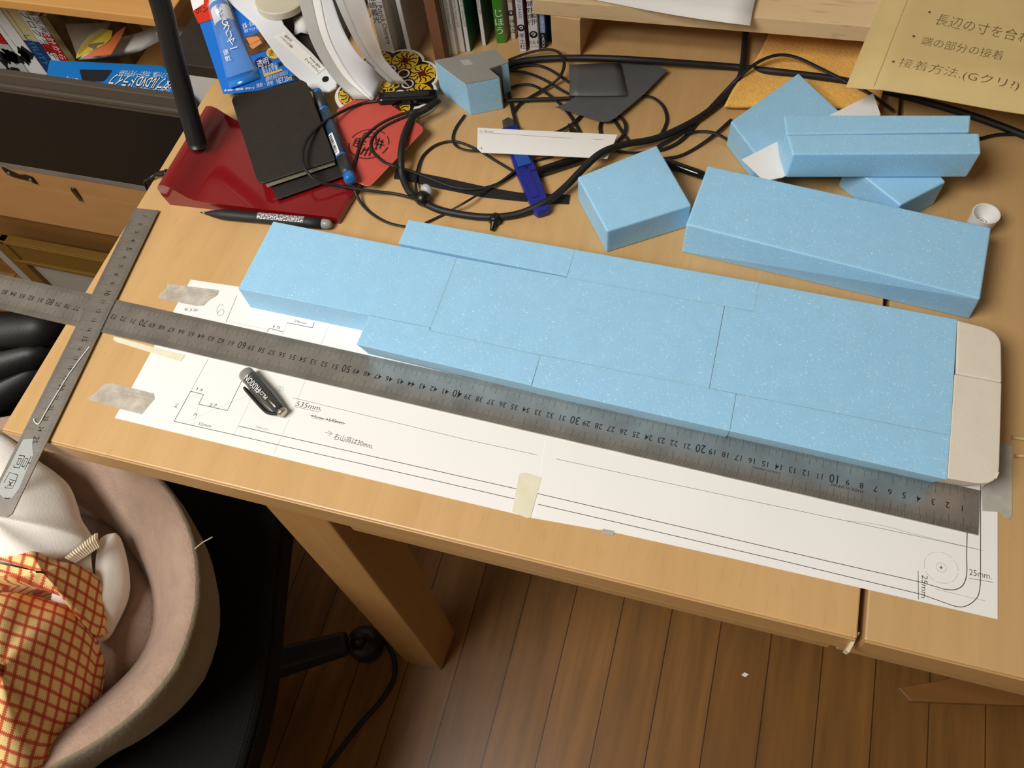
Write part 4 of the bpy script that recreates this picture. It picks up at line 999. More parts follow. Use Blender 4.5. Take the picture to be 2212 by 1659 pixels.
for i in range(7):
    f = .22 + .12 * i
    sd = tax.normalized().cross(Vector((0, 0, 1))).normalized(); c = T0.lerp(T1, f)
    hh = (1.1, 1.05, .95, .8, .62, .4, .2)[i]; ww = (1.25, 1.3, 1.35, 1.42, 1.5, 1.6, 1.7)[i]
    rows.append([c + sd * (ww * math.cos(math.pi * k / 10)) + Vector((0, 0, hh * math.sin(math.pi * k / 10) + .02)) for k in range(11)])
b.grid(rows); obj('blister', b, mat('clear_blister', (225, 232, 240), rough=.08, alpha=.10, spec=.6), t, smooth=True, label='clear plastic blister')

t = thing('putty_spatula', 'translucent white plastic spatula with a paper label lying over the glue pack', 'spatula', at(660, 120, 1.9))
def sq(*pts, l=.42): return [at(x, y, zc(y) + l) for x, y in pts]
b = MB(); q = sq((470, -25), (500, 8), (550, 52), (584, 100), (613, 139), (648, 170), (677, 193), (692, 199), (712, 196), (726, 187), (728, 178), (722, 166), (671, 110), (640, 82), (613, 52), (600, 20), (610, -25))
b.ext(q, (0, 0, -.3)); obj('blade', b, mat('milky_plastic', (222, 224, 228), rough=.35, sss=.3), t, bev=.1, label='milky plastic handle and blade')
b = MB(); b.ext(sq((590, 79), (614, 67), (702, 148), (684, 161), l=.45), (0, 0, .02))
for s, p_a, p_c, sz in (('プラスチックヘラ', (660, 126), (690, 154), .42), ('PE製 42mm', (669, 124), (692, 145), .34), ('材質:ポリエチレン', (606, 78), (632, 102), .34), ('日本製', (616, 76), (630, 88), .36)):
    A, B = sq(p_a, p_c, l=.49); b.text(s, fr((A + B) / 2, A - B), sz, 1, fit=(A - B).length)
obj('label_sticker', b, [mat('label_paper', (232, 230, 224), rough=.6), M_txtb], t, label='white paper label with black print')
p = at(703, 171, zc(171) + .42)
b = MB(); b.lathe(p, (0, -.16, 1), [(.36, -.02), (.36, .03)], 16); obj('hanging_hole', b, M_blk, t)

o_ = at(606, -6, 4.2)
b = MB(); b.lathe((o_.x, o_.y, 3.45), (0, 0, 1), [(2.7, 0), (2.8, .1), (2.8, .75), (2.65, .85), (.1, .87)], 40)
obj('round_lid', b, mat('cream_plastic', (206, 200, 178), rough=.4), label='cream round lid resting on the spatula at the top of the photo', cat='lid', smooth=False)
b = MB()
b.grid([[at(634, 42, 2.4), at(652, 34, 2.9), at(666, 38, 2.4)], [at(637, 56, 2.2), at(655, 52, 2.9), at(670, 56, 2.2)], [at(635, 78, 1.7), at(650, 70, 2.3), at(672, 76, 1.7)]])
obj('paper_scrap', b, M_white, label='crumpled white paper scrap beside the spatula handle', cat='paper', solid=.03, smooth=True)

# ------------------------------------------------------------------ document sleeves leaning in front of the books
M_sleeve = mat('clear_sleeve_plastic', (196, 194, 190), rough=.2, alpha=.62, noise=.06, nscale=20)
M_sleeve2 = mat('frosted_sleeve', (222, 223, 226), rough=.3, noise=.05, nscale=14)
def strip(name, A, B, m, parent=None, th=.04, lab=None, mid=None, **k):
    """a bent sheet between two edges given as (px, py, z)"""
    P = curve([at(*p) for p in A], 5); Q = curve([at(*p) for p in B], 5)
    if len(P) != len(Q): raise ValueError(name)
    rows = [[p.lerp(q, s / 6) + (Vector(mid) * math.sin(math.pi * s / 6) if mid else Vector()) for s in range(7)] for p, q in zip(P, Q)]
    b = MB(); b.grid(rows); return obj(name, b, m, parent, label=lab, solid=th, smooth=True, **k)
t = thing('document_sleeve', 'thick clear document sleeve of white papers drooping over the trivet', 'sleeve', at(790, 205, 1.3))
E1 = [(640, -20, 11), (662, 60, 8), (685, 115, 5.6), (720, 170, 3.2), (764, 214, 1.7)]
E2 = [(672, -20, 11), (690, 60, 8), (712, 115, 5.6), (748, 170, 3.2), (800, 215, 1.7)]
E3 = [(690, -20, 11), (706, 60, 8), (728, 115, 5.6), (762, 170, 3.2), (806, 216, 1.7)]
E4 = [(712, -20, 11), (740, 60, 8), (772, 115, 5.8), (806, 145, 4.0), (832, 165, 1.7)]
strip('sleeve_cover', E1, E2, mat('grey_sleeve_edge', (192, 190, 186), rough=.25, alpha=.85), t, lab='grey translucent cover edge')
strip('paper_stack', [(a, c, z - .02) for a, c, z in E2], E3, M_white, t, th=.1, lab='edges of the white papers')
strip('sleeve_cover', E3, E4, M_sleeve2, t, lab='frosted front cover')
t = thing('document_sleeve', 'thin clear plastic sleeve with creased tip lying on the trivet', 'sleeve', at(850, 170, 1.35))
S1 = [(716, -20, 11), (742, 40, 9), (770, 95, 6.5), (800, 140, 4.2), (846, 184, 1.75)]
S2 = [(734, -20, 11), (758, 40, 9), (784, 95, 6.5), (812, 137, 4.2), (854, 180, 1.8)]
S3 = [(782, -20, 11), (800, 40, 9), (817, 92, 6.5), (836, 135, 4.2), (892, 196, 1.8)]
strip('sleeve_edge', S1, S2, mat('grey_sleeve_edge', (176, 173, 168)), t)
strip('sleeve_front', S2, S3, mat('milky_sleeve', (214, 209, 202), rough=.25, alpha=.6, noise=.05, nscale=30), t, mid=(.3, .2, .2))
b = MB(); 
for st in ([(755, 30), (800, 20), (803, 40), (772, 55)], [(765, 62), (790, 50), (782, 75)], [(806, 100), (816, 118), (822, 124)]):
    P = [at(x, y, 9.2 - .055 * (y - 20)) + Vector((.1, -.25, .45)) for x, y in st]; b.tube(P, .06, 5)
obj('crease', b, mat('sleeve_crease', (170, 168, 164), rough=.3), t)

# ------------------------------------------------------------------ books and folders standing on the desk
def std_book(name, label, cat, L, Rr, H, depth, spine, side, parts=(), group=None, z0=0.02, lean=0.0):
    """L, Rr = pixels of the spine's two foot corners; the block goes straight back from the spine"""
    a, c = at(*L, z0), at(*Rr, z0); d = Vector((math.cos(.21), math.sin(.21), 0)); wv = (c - a).dot(d); c = a + d * wv; n_ = Vector((.035, 1, 0)).normalized()
    t = thing(name, label, cat, (a + c) / 2, group)
    b = MB(); b.prism([((a + d * .04 + n_ * .06)[0], (a + d * .04 + n_ * .06)[1]), ((c - d * .12 + n_ * .06)[0], (c - d * .12 + n_ * .06)[1]), ((c - d * .12 + n_ * depth)[0], (c - d * .12 + n_ * depth)[1]), ((a + d * .04 + n_ * depth)[0], (a + d * .04 + n_ * depth)[1])], z0 + .1, H - .15)
    obj('pages', b, mat('book_pages', (222, 218, 208), rough=.8, noise=.06, nscale=60), t)
    b = MB()
    b.ext([a, c, c + Vector((0, 0, H)), a + Vector((0, 0, H))], n_ * .07, 0)
    b.ext([c, c + n_ * depth, c + n_ * depth + Vector((0, 0, H)), c + Vector((0, 0, H))], -d * .1, 1)
    b.ext([a, a + n_ * depth, a + n_ * depth + Vector((0, 0, H)), a + Vector((0, 0, H))], d * .04, 1)
    obj('cover', b, [spine, side], t, bev=.02)
    fs = lambda x, z: (a + d * x + Vector((0, 0, z)) - n_ * .012, d, Vector((0, 0, 1)))
    if parts:
        b = MB(); parts(b, fs, wv, d); obj('spine_print', b, [M_txtb, mat('print_purple', (74, 24, 96), rough=.5), M_txtw, mat('print_lightblue', (62, 96, 190), rough=.5), mat('print_skyband', (124, 168, 214), rough=.5), mat('print_blackband', (18, 20, 26), rough=.5), mat('print_grey', (110, 110, 112), rough=.5)], t)
    return t
vt = lambda F: (F[0], Vector((0, 0, -1)), F[1])        # lettering running down the spine
M_ivory = mat('ivory_cover', (228, 222, 218), rough=.35); M_wcov = mat('white_cover', (226, 224, 222), rough=.3)
M_grn = mat('green_cover', (26, 104, 74), rough=.3); M_dgrn = mat('dark_green_cover', (22, 70, 30), rough=.3); M_lgrn = mat('leaf_green_cover', (64, 136, 36), rough=.3)
GB = 'books standing at the back of the desk'
def p_(b, F, w_, d):
    b.text('MEDSi', F(w_ * .5, .55), .92, 1, 'CENTER', .9); b.text('Goodship / Patrick Chinnery', vt(F(w_ * .72, 6.1)), .72, 0, 'CENTER', .95)
    for i, ch in enumerate('福嶋義光'): b.text(ch, F(w_ * .30, 7.6 - i * .85), .85, 0)
std_book('book', 'thick white book with purple and black spine lettering behind the trivet', 'book', (829, 132), (859, 127), 25, 17, M_ivory, M_ivory, p_, GB)
t = std_book('folder', 'thin white envelope folder with blue scribbles right of the purple lettered book', 'folder', (884, 128), (894, 125), 22, 8, M_wcov, mat('envelope_side', (196, 190, 184), rough=.5), None, None)
a = at(894, 125, .02) + Vector((.03, 0, 0))
b = MB(); FS2 = (a + Vector((.02, 2.4, 4.6)), Vector((0, 1, 0)), Vector((0, 0, 1)))
for st in ([(-.9, 1.6), (.2, -1.2)], [(-.2, 1.4), (-.9, -.2)], [(.6, -2.2), (1.5, -2.8)], [(.7, -1.8), (.9, -3.2)], [(1.2, -1.9), (1.4, -3.0)]): b.stroke(FS2, st, .16, 0)
obj('blue_scribble', b, mat('blue_marker_ink', (44, 48, 130), rough=.6), t)
std_book('folder', 'white bent file between the purple lettered book and the scribbled folder', 'folder', (862, 118), (872, 116), 22, 10, mat('grey_file', (186, 180, 174), rough=.5), mat('grey_file', (186, 180, 174)), None, None)
std_book('folder', 'plain brown box file standing behind the notched foam', 'folder', (942, 137), (966, 131), 25, 12, mat('brown_card', (128, 82, 58), rough=.6), mat('brown_card_shade', (112, 70, 48), rough=.6), None, None)  # side is a darker copy of the brown card, shade put into its colour
std_book('folder', 'translucent pale grey file right of the brown box file', 'folder', (967.5, 124), (974, 122.5), 22, 6, mat('pale_grey_file', (190, 196, 192), rough=.3), mat('pale_grey_file_side', (176, 184, 180), rough=.3), None, None)
def p_(b, F, w_, d): b.text('No.2 p397-421 February 2019', vt(F(w_ * .5, 5.2)), .34, 6, 'CENTER', 1)
std_book('book', 'slim white journal with grey print right of the translucent file', 'book', (977, 118), (990, 115.5), 24, 9, M_wcov, M_wcov, p_, GB)
std_book('book', 'second slim white journal with a plain lower spine', 'book', (992, 112.5), (1006, 110.5), 24, 11, M_wcov, M_wcov, p_, GB)
std_book('book', 'white spined journal with a scratched green cover', 'book', (1008, 111.5), (1017.5, 110), 24, 14, M_wcov, M_grn, p_, GB)
def p_(b, F, w_, d): b.text('No.1 p257-340 January 2020', vt(F(w_ * .5, 5.8)), .34, 6, 'CENTER', 1)
std_book('book', 'slim white spined journal with a dark green cover', 'book', (1042, 98.5), (1051, 97.5), 24, 16, M_wcov, M_dgrn, p_, GB)
def p_(b, F, w_, d):
    for i, ch in enumerate('じほう'): b.text(ch, F(w_ * .52, 3.6 - i * 1.05), 1.05, 2)
std_book('book', 'leaf green book with white spine lettering', 'book', (1073, 93.5), (1093, 91), 21, 17, M_lgrn, mat('cream_cover', (206, 204, 180), rough=.4), p_, GB)
def bug(b, F, x, z, r):
    b.flat([F(x + r * math.cos(k * .4), z + r * math.sin(k * .4))[0] for k in range(16)], 0)
    o, u, v = F(x, z); b.stroke((o - Vector((0, .012, 0)), u, v), [(-.5 * r, .1 * r), (-.1 * r, .5 * r), (.4 * r, .2 * r), (.1 * r, -.3 * r), (-.2 * r, 0)], .22 * r, 2, 3)
def p_(b, F, w_, d):
    bug(b, F, w_ * .5, 3.2, .34); b.text('羊土社', vt(F(w_ * .5, 1.6)), .62, 0); b.text('ゲノム医学', vt(F(w_ * .5, 5.6)), .5, 6)
std_book('book', 'narrow white book with black emblem right of the leaf green book', 'book', (1104, 84.5), (1114, 83), 22, 17, mat('cream_spine', (222, 216, 200), rough=.4), M_wcov, p_, GB)
def p_(b, F, w_, d):
    bug(b, F, w_ * .5, 2.9, .42)
    for i, ch in enumerate('羊土社'): b.text(ch, F(w_ * .5, 1.9 - i * .68), .66, 0)
    b.text('Vol.33 No.4 (P.524-660)', vt(F(w_ * .5, 6.3)), .52, 3, 'CENTER', .9)
std_book('book', 'white journal with blue volume lettering and dark red cover edge', 'book', (1122.5, 111), (1138, 109), 24, 18, M_wcov, mat('dark_red_cover', (112, 26, 24), rough=.3), p_, GB)
def p_(b, F, w_, d):
    bug(b, F, w_ * .5, 1.95, .44); b.text('羊土社', F(w_ * .5, .95), .50, 0); b.text('www.yodosha', F(w_ * .5, .45), .2, 6)
    for i, ch in enumerate('石川俊平'): b.text(ch, F(w_ * .70, 5.6 - i * .72), .68, 0)
    for i, ch in enumerate('間野博行'): b.text(ch, F(w_ * .30, 5.5 - i * .72), .68, 0)
    for i, ch in enumerate('油谷浩幸、'): b.text(ch, F(w_ * .72, 9.6 - i * .72), .66, 0)
    for i, ch in enumerate('竹内賢吾'): b.text(ch, F(w_ * .30, 9.4 - i * .72), .66, 0)
std_book('book', 'wide white book with two columns of black spine characters', 'book', (1145, 108.5), (1165, 105), 24, 18, M_wcov, M_wcov, p_, GB)
def p_(b, F, w_, d):
    b.flat([F(.02, 1.9)[0], F(w_ * .98, 1.9)[0], F(w_ * .98, 4.28)[0], F(.02, 4.28)[0]], 4); b.flat([F(.02, 0)[0], F(w_ * .98, 0)[0], F(w_ * .98, 1.9)[0], F(.02, 1.9)[0]], 5)
    G_ = lambda x, z: (F(x, z)[0] - Vector((0, .015, 0)), F(x, z)[1], F(x, z)[2])
    b.text('vol.32 no.2', vt(G_(w_ * .5, 3.1)), .44, 2); b.text('e MEDICA', vt(G_(w_ * .5, .9)), .36, 2)
std_book('book', 'sky blue spined magazine with a black foot beside the wood block', 'book', (1168.5, 104), (1180, 103), 4.3, 14, M_wcov, mat('navy_cover', (34, 54, 88), rough=.25), p_, GB)
A = at(1188, 102, .02)
b = MB(); b.lathe(A + Vector((.0, 1.2, 0)), (0, 0, 1), [(.4, 0), (.4, 4.3)], 14); obj('rolled_sheet', b, mat('navy_cover', (34, 54, 88)), label='dark blue rolled sheet standing between the magazine and the wood block', cat='sheet roll', smooth=True)

# ------------------------------------------------------------------ storage cabinet at the left, its books and boxes
YF = 50.0
cz = lambda px, py, Y=YF: aty(px, py, Y).z
cx = lambda px, py, Y=YF: aty(px, py, Y).x
XL, XR = -100, cx(408, 243)
t = thing('storage_cabinet', 'open wooden cabinet left of the desk with black front panel', 'cabinet', (-50, 60, -70))
M_gold = wood('golden_pine', (172, 120, 58), (214, 164, 98), axis=0, fine=45, long=3, contrast=1.1, blotch=.5, rough=.4)
M_ply = mat('plywood_front', (178, 132, 80), rough=.6, noise=.06, nscale=30, stretch=(.3, 1, 1))
zt_, zm, zb_ = cz(200, 180), cz(200, 200), cz(200, 217)
b = MB(); b.box(XL, XR, YF - .6, YF + .4, zm, zt_); b.box(XL, XR, YF - 1.0, YF + .3, zm - .75, zm - .05); b.box(XL, XR, YF - .7, YF + .3, zb_ - .2, zm - .8); obj('frame_rail', b, mat('grey_brown_rail', (84, 76, 66), rough=.45), t, bev=.12, label='grey brown profiled rail')
z2 = cz(160, 371)
b = MB(); b.box(XL, XR, YF - .5, YF + .2, z2, zb_); obj('front_panel', b, mat('matte_black_panel', (13, 13, 13), rough=.5, noise=.1, nscale=30), t, label='matte black front panel')
z3 = z2 - 1.25
b = MB(); b.box(XL, XR, YF - .5, YF + 1.0, z3, z2); obj('metal_strip', b, mat('dull_aluminium', (150, 148, 146), rough=.4, metal=.5, noise=.15, nscale=30), t, bev=.08)
z4 = cz(150, 414); z5 = cz(125, 485); z6 = cz(110, 530)
b = MB(); b.box(XL, XR, YF - .3, YF + 1.2, z4 + .06, z3); obj('front_board', b, M_ply, t, bev=.08); b = MB(); b.box(XL, XR, YF - .25, YF + 1.2, z5, z4); obj('front_board', b, M_ply, t, bev=.08)
b = MB(); b.box(XL, XR, YF + 1.0, YF + 2.4, -70, z5); obj('lower_board', b, wood('shaded_board', (112, 76, 36), (140, 98, 50), axis=0, fine=40, long=3), t, bev=.08)  # darker wood colour carries the shade below the front boards
P = [aty(x, y, YF - .42) for x, y in ((12, 369), (30, 376), (44, 380), (60, 384), (76, 390))]
b = MB(); b.ext([P[0] + Vector((0, 0, .9)), P[1] + Vector((0, 0, .75)), P[2] + Vector((0, 0, .3)), P[3] + Vector((0, 0, .75)), P[4] + Vector((0, 0, .9)), P[4] - Vector((0, 0, .7)), P[3] - Vector((0, 0, .5)), P[2] - Vector((0, 0, .55)), P[1] - Vector((0, 0, .6)), P[0] - Vector((0, 0, .7))], (0, -.25, 0), 0)
for q in (P[0].lerp(P[1], .5), P[3].lerp(P[4], .5)): b.lathe(q + Vector((0, -.2, 0)), (0, -1, 0), [(.35, 0), (.35, .16), (.1, .22)], 10, 1)
obj('catch_plate', b, [M_blk, mat('screw_metal', (150, 146, 140), rough=.3, metal=.8)], t, label='black metal catch plate with two screws')
A, B = aty(157, 407, YF - .5), aty(174, 433, YF - .5)
b = MB(); b.tube([A, A + Vector((0, -.2, 0)).lerp(Vector(), 0) * 0 + (B - A) * .15, B], [.35, .42, .25], 8); obj('support_pin', b, mat('brown_steel_pin', (92, 78, 62), rough=.4, metal=.5), t, smooth=True)
for x, y in ((38, 350), (50, 353), (62, 356)):
    pass
b = MB(); b.box(XL, XR, YF + 2.3, YF + 34, -24, -22.6); obj('shelf', b, M_gold, t)
b = MB(); b.box(XL, XR, YF + 32, YF + 34, -70, 40); obj('back_panel', b, M_dkwood, t)
b = MB(); b.box(XR - 2.1, XR, YF + 22, YF + 32, -22.6, 45); obj('upright', b, M_gold, t, bev=.1)
A, B = aty(0, 25, 48), aty(325, 57, 48)
b = MB(); b.prism([(XL, 48), (B.x + 2.6, 48), (B.x + 2.6, 66), (XL, 66)], B.z, B.z + 1.2); obj('top_board', b, M_gold, t, bev=.12)
b = MB(); b.box(XR + .15, -.6, 51.5, 53, -70, -2.5); obj('partition', b, mat('white_laminate', (200, 198, 192), rough=.5), label='plain white panel standing behind the lamp stem', cat='panel')

YB = 57.0
def cab_book(label, xa, xb, ztop, spine, side, bands=(), texts=(), depth=14, group='books in the cabinet', cat='book', name='book', zf=-22.5):
    t = thing(name, label, cat, ((xa + xb) / 2, YB + 5, zf), group)
    b = MB(); b.box(xa + .15, xb - .15, YB + .1, YB + depth, zf + .1, ztop - .2); obj('pages', b, mat('book_pages', (222, 218, 208)), t)
    b = MB(); b.box(xa, xb, YB - .02, YB + .1, zf, ztop, 0); b.box(xb - .14, xb, YB + .1, YB + depth, zf, ztop, 1); b.box(xa, xa + .14, YB + .1, YB + depth, zf, ztop, 1)
    for z0, z1, m in bands:
        b.box(xa - .005, xb + .005, YB - .04, YB + .06, z0, z1, m); b.box(xb - .1, xb + .012, YB, YB + depth, z0, z1, m)
    F = lambda x, z: (Vector((xa + (xb - xa) * x, YB - .055, z)), Vector((1, 0, 0)), Vector((0, 0, 1)))
    for s, x, z, sz, m in texts: b.text(s, vt(F(x, z)), sz, m)
    obj('cover', b, [spine, side, mat('print_red_band', (176, 34, 30), rough=.4), mat('print_deep_blue', (34, 62, 112), rough=.4), M_txtw, M_txtb, mat('print_teal', (70, 140, 150), rough=.4), mat('print_grey', (110, 110, 112))], t)
    return t
xs = lambda px, py: cx(px, py, YB)
M_gw = mat('grey_white_cover', (186, 184, 180), rough=.4); M_cream = mat('cream_jacket', (206, 190, 142), rough=.45)
x0 = xs(-30, 150)
t = cab_book('white comic style book with black drawings and red upper cover', x0, xs(70, 166), cz(0, 70, YB) + 2, M_gw, M_gw, [(cz(10, 95, YB), cz(0, 60, YB) + 2.4, 2)])
b = MB(); r = random.Random(4)
for i in range(16):
    px, py = r.uniform(2, 60), r.uniform(112, 162)
    p = aty(px, py, YB - .06); n_ = r.randint(4, 6)
    b.flat([(p.x + r.uniform(.3, 1.3) * math.cos(2 * math.pi * k / n_), p.y, p.z + r.uniform(.3, 1.6) * math.sin(2 * math.pi * k / n_)) for k in range(n_)], 0)
obj('cover_drawing', b, M_txtb, t)
cab_book('tall grey white book with a thin printed spine', xs(72, 167) + .05, xs(111, 172), cz(8, 28, YB) + 1, M_wcov, M_gw, [], [('————  ——', .35, cz(20, 70, YB), .9, 7)])
zb1 = cz(66, 88, YB)
cab_book('book with cream upper and dark blue lower spine', xs(112, 172) + .05, xs(139, 168), cz(40, 30, YB) + 1, M_cream, M_cream, [(-22.5, zb1, 3)], [('UTILITY - 31', .4, cz(85, 125, YB), 1.5, 6), ('——————', .35, cz(40, 55, YB), .8, 5)])
zb2, zb3 = cz(106, 96, YB), cz(116, 114, YB)
cab_book('white book with a red band across its spine', xs(139, 168) + .05, xs(146, 153), cz(60, 31, YB) + .6, M_wcov, M_wcov, [(zb3, zb2, 2)], [('プログラム', .5, cz(85, 72, YB), 1.4, 5), ('データ', .5, cz(130, 138, YB), 1.4, 5)])
zb4 = cz(105, 72, YB)
cab_book('book with white top and red lower spine', xs(146, 153) + .05, xs(154, 140), cz(84, 36, YB), M_wcov, M_gw, [(-22.5, zb4, 2)], [('医療', .5, cz(95, 55, YB), 1.3, 7), ('統計から', .5, cz(125, 98, YB), 1.3, 4)])
x1 = xs(154, 140) + .1
cab_book('olive and black decorated pouch next to the red spined book', x1, xs(163, 130), cz(112, 38, YB), mat('olive_print', (118, 104, 62), rough=.6, noise=.6, nscale=45), mat('olive_print', (118, 104, 62)), [], [], group=None, cat='pouch', name='pouch')
# blue drive box, paper pad, yellow card
zd = -10.9
t = thing('drive_box', 'blue product box with a black drive picture and upside down white title', 'box', at(240, 175, -19))
q = [at(88, 178, zd), at(405, 212, zd), at(352, 141, zd), at(107, 129, zd)]
for p in q: p.y = max(p.y, YF + .5)
b = MB(); b.prism([(p.x, p.y) for p in q], zd - 5, zd)
obj('box_body', b, mat('box_blue', (24, 118, 196), rough=.35), t, bev=.1)
b = MB(); zz = zd + .03
b.flat([at(x, y, zz) for x, y in ((172, 153), (178, 175), (182, 176), (222, 176), (228, 172), (242, 154), (240, 151), (174, 150))], 0)
def dt(s, a, c, sz, m, sx=1.0, thin=0.0, lift=0.0):
    A, B = at(*a, zz + .02), at(*c, zz + .02); b.text(s, fr((A + B) / 2, A - B, None, lift), sz, m, 'CENTER', sx, thin, fit=(A - B).length)
dt('ポータブルDVDドライブ', (238, 169), (402, 183), 2.6, 1, 1, .05); dt('ポータブルDVDドライブ', (239, 169), (401, 183), 2.5, 2, 1, .012, .02)
dt('ソフト付属、大切なデータを守る保存', (258, 157), (362, 162), 1.3, 2, .7); dt('Logitec', (343, 191), (367, 194), 1.5, 2); dt('ポータブルDVDドライブ', (280, 189), (340, 193), .8, 2)
dt('LDR-PMJ', (142, 170), (166, 174), 1.1, 2)
b.flat([at(x, y, zz) for x, y in ((139, 176.5), (166, 180), (166, 183), (138, 179.5))], 2)
obj('box_print', b, [mat('drive_grey_black', (40, 42, 46), rough=.3), mat('print_blackband', (18, 20, 26)), M_txtw], t)
zp = -9.0
rows = [[at(168, 131, zp - 3.2), at(215, 131, zp - 3.2), at(262, 124, zp - 2.6), at(305, 110, zp - 1.2), at(345, 88, zp + .5)], [at(180, 121, zp - 1.8), at(225, 118, zp - 1.8), at(268, 108, zp - 1.4), at(308, 92, zp), at(342, 70, zp + 1)], [at(215, 85, zp - 1.5), at(250, 82, zp - 1.3), at(280, 76, zp - 1), at(312, 66, zp), at(344, 52, zp + 1)]]
b = MB(); b.grid(rows); obj('paper_pad', b, mat('pad_paper', (206, 202, 194), rough=.6, noise=.05, nscale=40), label='bent white paper pad on the blue product box', cat='pad', solid=.9, smooth=True)
t = thing('header_card', 'yellow and orange hanger card in a clear bag on the paper pad', 'card', at(210, 100, zp - .5))
zy = lambda y: zp - .4 + (125 - y) * .022
b = MB(); b.ext([at(x, y, zy(y)) for x, y in ((164, 126), (166, 115), (175, 98), (192, 76), (218, 61), (243, 66), (240, 82), (229, 94))], (0, 0, -.06), 0)
b.flat([at(x, y, zy(y) + .03) for x, y in ((190, 101), (192, 96), (206, 93), (226, 91), (222, 95), (210, 98), (207, 103), (203, 107), (199, 104))], 2)
b.ext([at(x, y, zy(y) - .1) for x, y in ((178, 124), (229, 95), (242, 80), (252, 70), (272, 56), (262, 80), (240, 117))], (0, 0, -.06), 1)
obj('card_body', b, [mat('card_yellow', (196, 170, 60), rough=.45), mat('card_orange', (204, 108, 62), rough=.45), mat('slot_grey', (104, 94, 74), rough=.6)], t)
b = MB(); b.grid([[at(140, 52, zp), at(190, 50, zp + 1), at(240, 48, zp + 1.5)], [at(155, 90, zp + .2), at(185, 78, zp + 1.2), at(232, 62, zp + 1.4)], [at(165, 118, zp + .1), at(178, 98, zp + .8), at(222, 68, zp + 1.2)]])
obj('clear_bag', b, mat('clear_bag_film', (150, 138, 118), rough=.15, alpha=.5), t, smooth=True, label='clear plastic bag')

# picture frame leaning below, black bag, things behind the chair
YP = 47.0
t = thing('picture_frame', 'brass coloured picture frame with a pale grey sheet leaning against the cabinet', 'picture frame', (-60, YP, -70))
zA, zB = cz(110, 541, YP), cz(110, 577, YP); xA, xB = cx(5, 530, YP), cx(22, 546, YP)
M_br = mat('aged_brass', (122, 92, 36), rough=.42, metal=.35)
b = MB(); b.box(xA, -8, YP, YP + 1.6, zB + .9, zA); b.box(xA, -8, YP - .5, YP + 1.0, zB, zB + .85); b.box(xA, -8, YP - .3, YP, zA - .5, zA); obj('top_rail', b, M_br, t, bev=.12)
b = MB(); b.box(xA - 1.2, xA + 1.6, YP - .3, YP + 1.5, -70, zA); obj('side_rail', b, M_br, t, bev=.12)
b = MB(); b.box(xA - 3.4, xA - 1.3, YP - .3, YP + 1.2, -70, zA); obj('mat_edge', b, mat('grey_edge', (150, 146, 136), rough=.6), t)
b = MB(); b.box(xA + 1.5, -8, YP + .6, YP + 1.2, -70, zB + .3); obj('backing_sheet', b, mat('pale_grey_sheet', (150, 148, 142), rough=.55), t)

t = thing('bag', 'black leatherette bag with curved seams left of the desk', 'bag', at(40, 780, -40))
rows = []
for i in range(15):
    f = i / 14
    a = (-60 , 690 + 230 * f); c = (150 - 38 * f, 690 + 110 * f)
    rows.append([at(a[0] + (c[0] - a[0]) * k / 12, a[1] + (c[1] - a[1]) * k / 12, -19 - 7 * f + .9 * abs(math.sin(f * 9.4)) ** .8 - (3.0 * (k - 9) / 3 if k > 9 else 0)) for k in range(13)])
b = MB(); b.grid(rows); M_lthr = mat('black_leatherette', (19, 19, 19), rough=.5, bump=.1, bscale=500)
obj('bag_front', b, M_lthr, t, solid=1.5, smooth=True)
e = [r[-1] for r in rows]
b = MB(); b.hexa([rows[0][0] - Vector((0, 0, 1.6)), rows[0][-1] - Vector((0, 0, 1.6)), rows[-1][-1] - Vector((0, 0, 1.6)), rows[-1][0] - Vector((0, 0, 1.6))], [Vector((rows[0][0].x, rows[0][0].y, -69.9)), Vector((rows[0][-1].x - 3, rows[0][-1].y, -69.9)), Vector((rows[-1][-1].x - 3, rows[-1][-1].y, -69.9)), Vector((rows[-1][0].x, rows[-1][0].y, -69.9))])
obj('bag_body', b, M_lthr, t)
q = [at(x, y, -44) for x, y in ((6, 794), (52, 782), (74, 802), (54, 834))]
b = MB(); b.prism([(p.x, p.y) for p in q], -70, -44); obj('carton', b, mat('grey_green_card', (122, 124, 112), rough=.7), label='upright grey green carton below the black bag', cat='carton')
q = [at(x, y, -46) for x, y in ((-60, 830), (12, 846), (36, 866), (8, 930), (-60, 960))]
b = MB(); b.prism([(p.x, p.y) for p in q], -70, -46); obj('crate', b, mat('dark_green_plastic', (30, 66, 32), rough=.5), label='dark green crate at the front left corner of the desk', cat='crate', bev=.3)

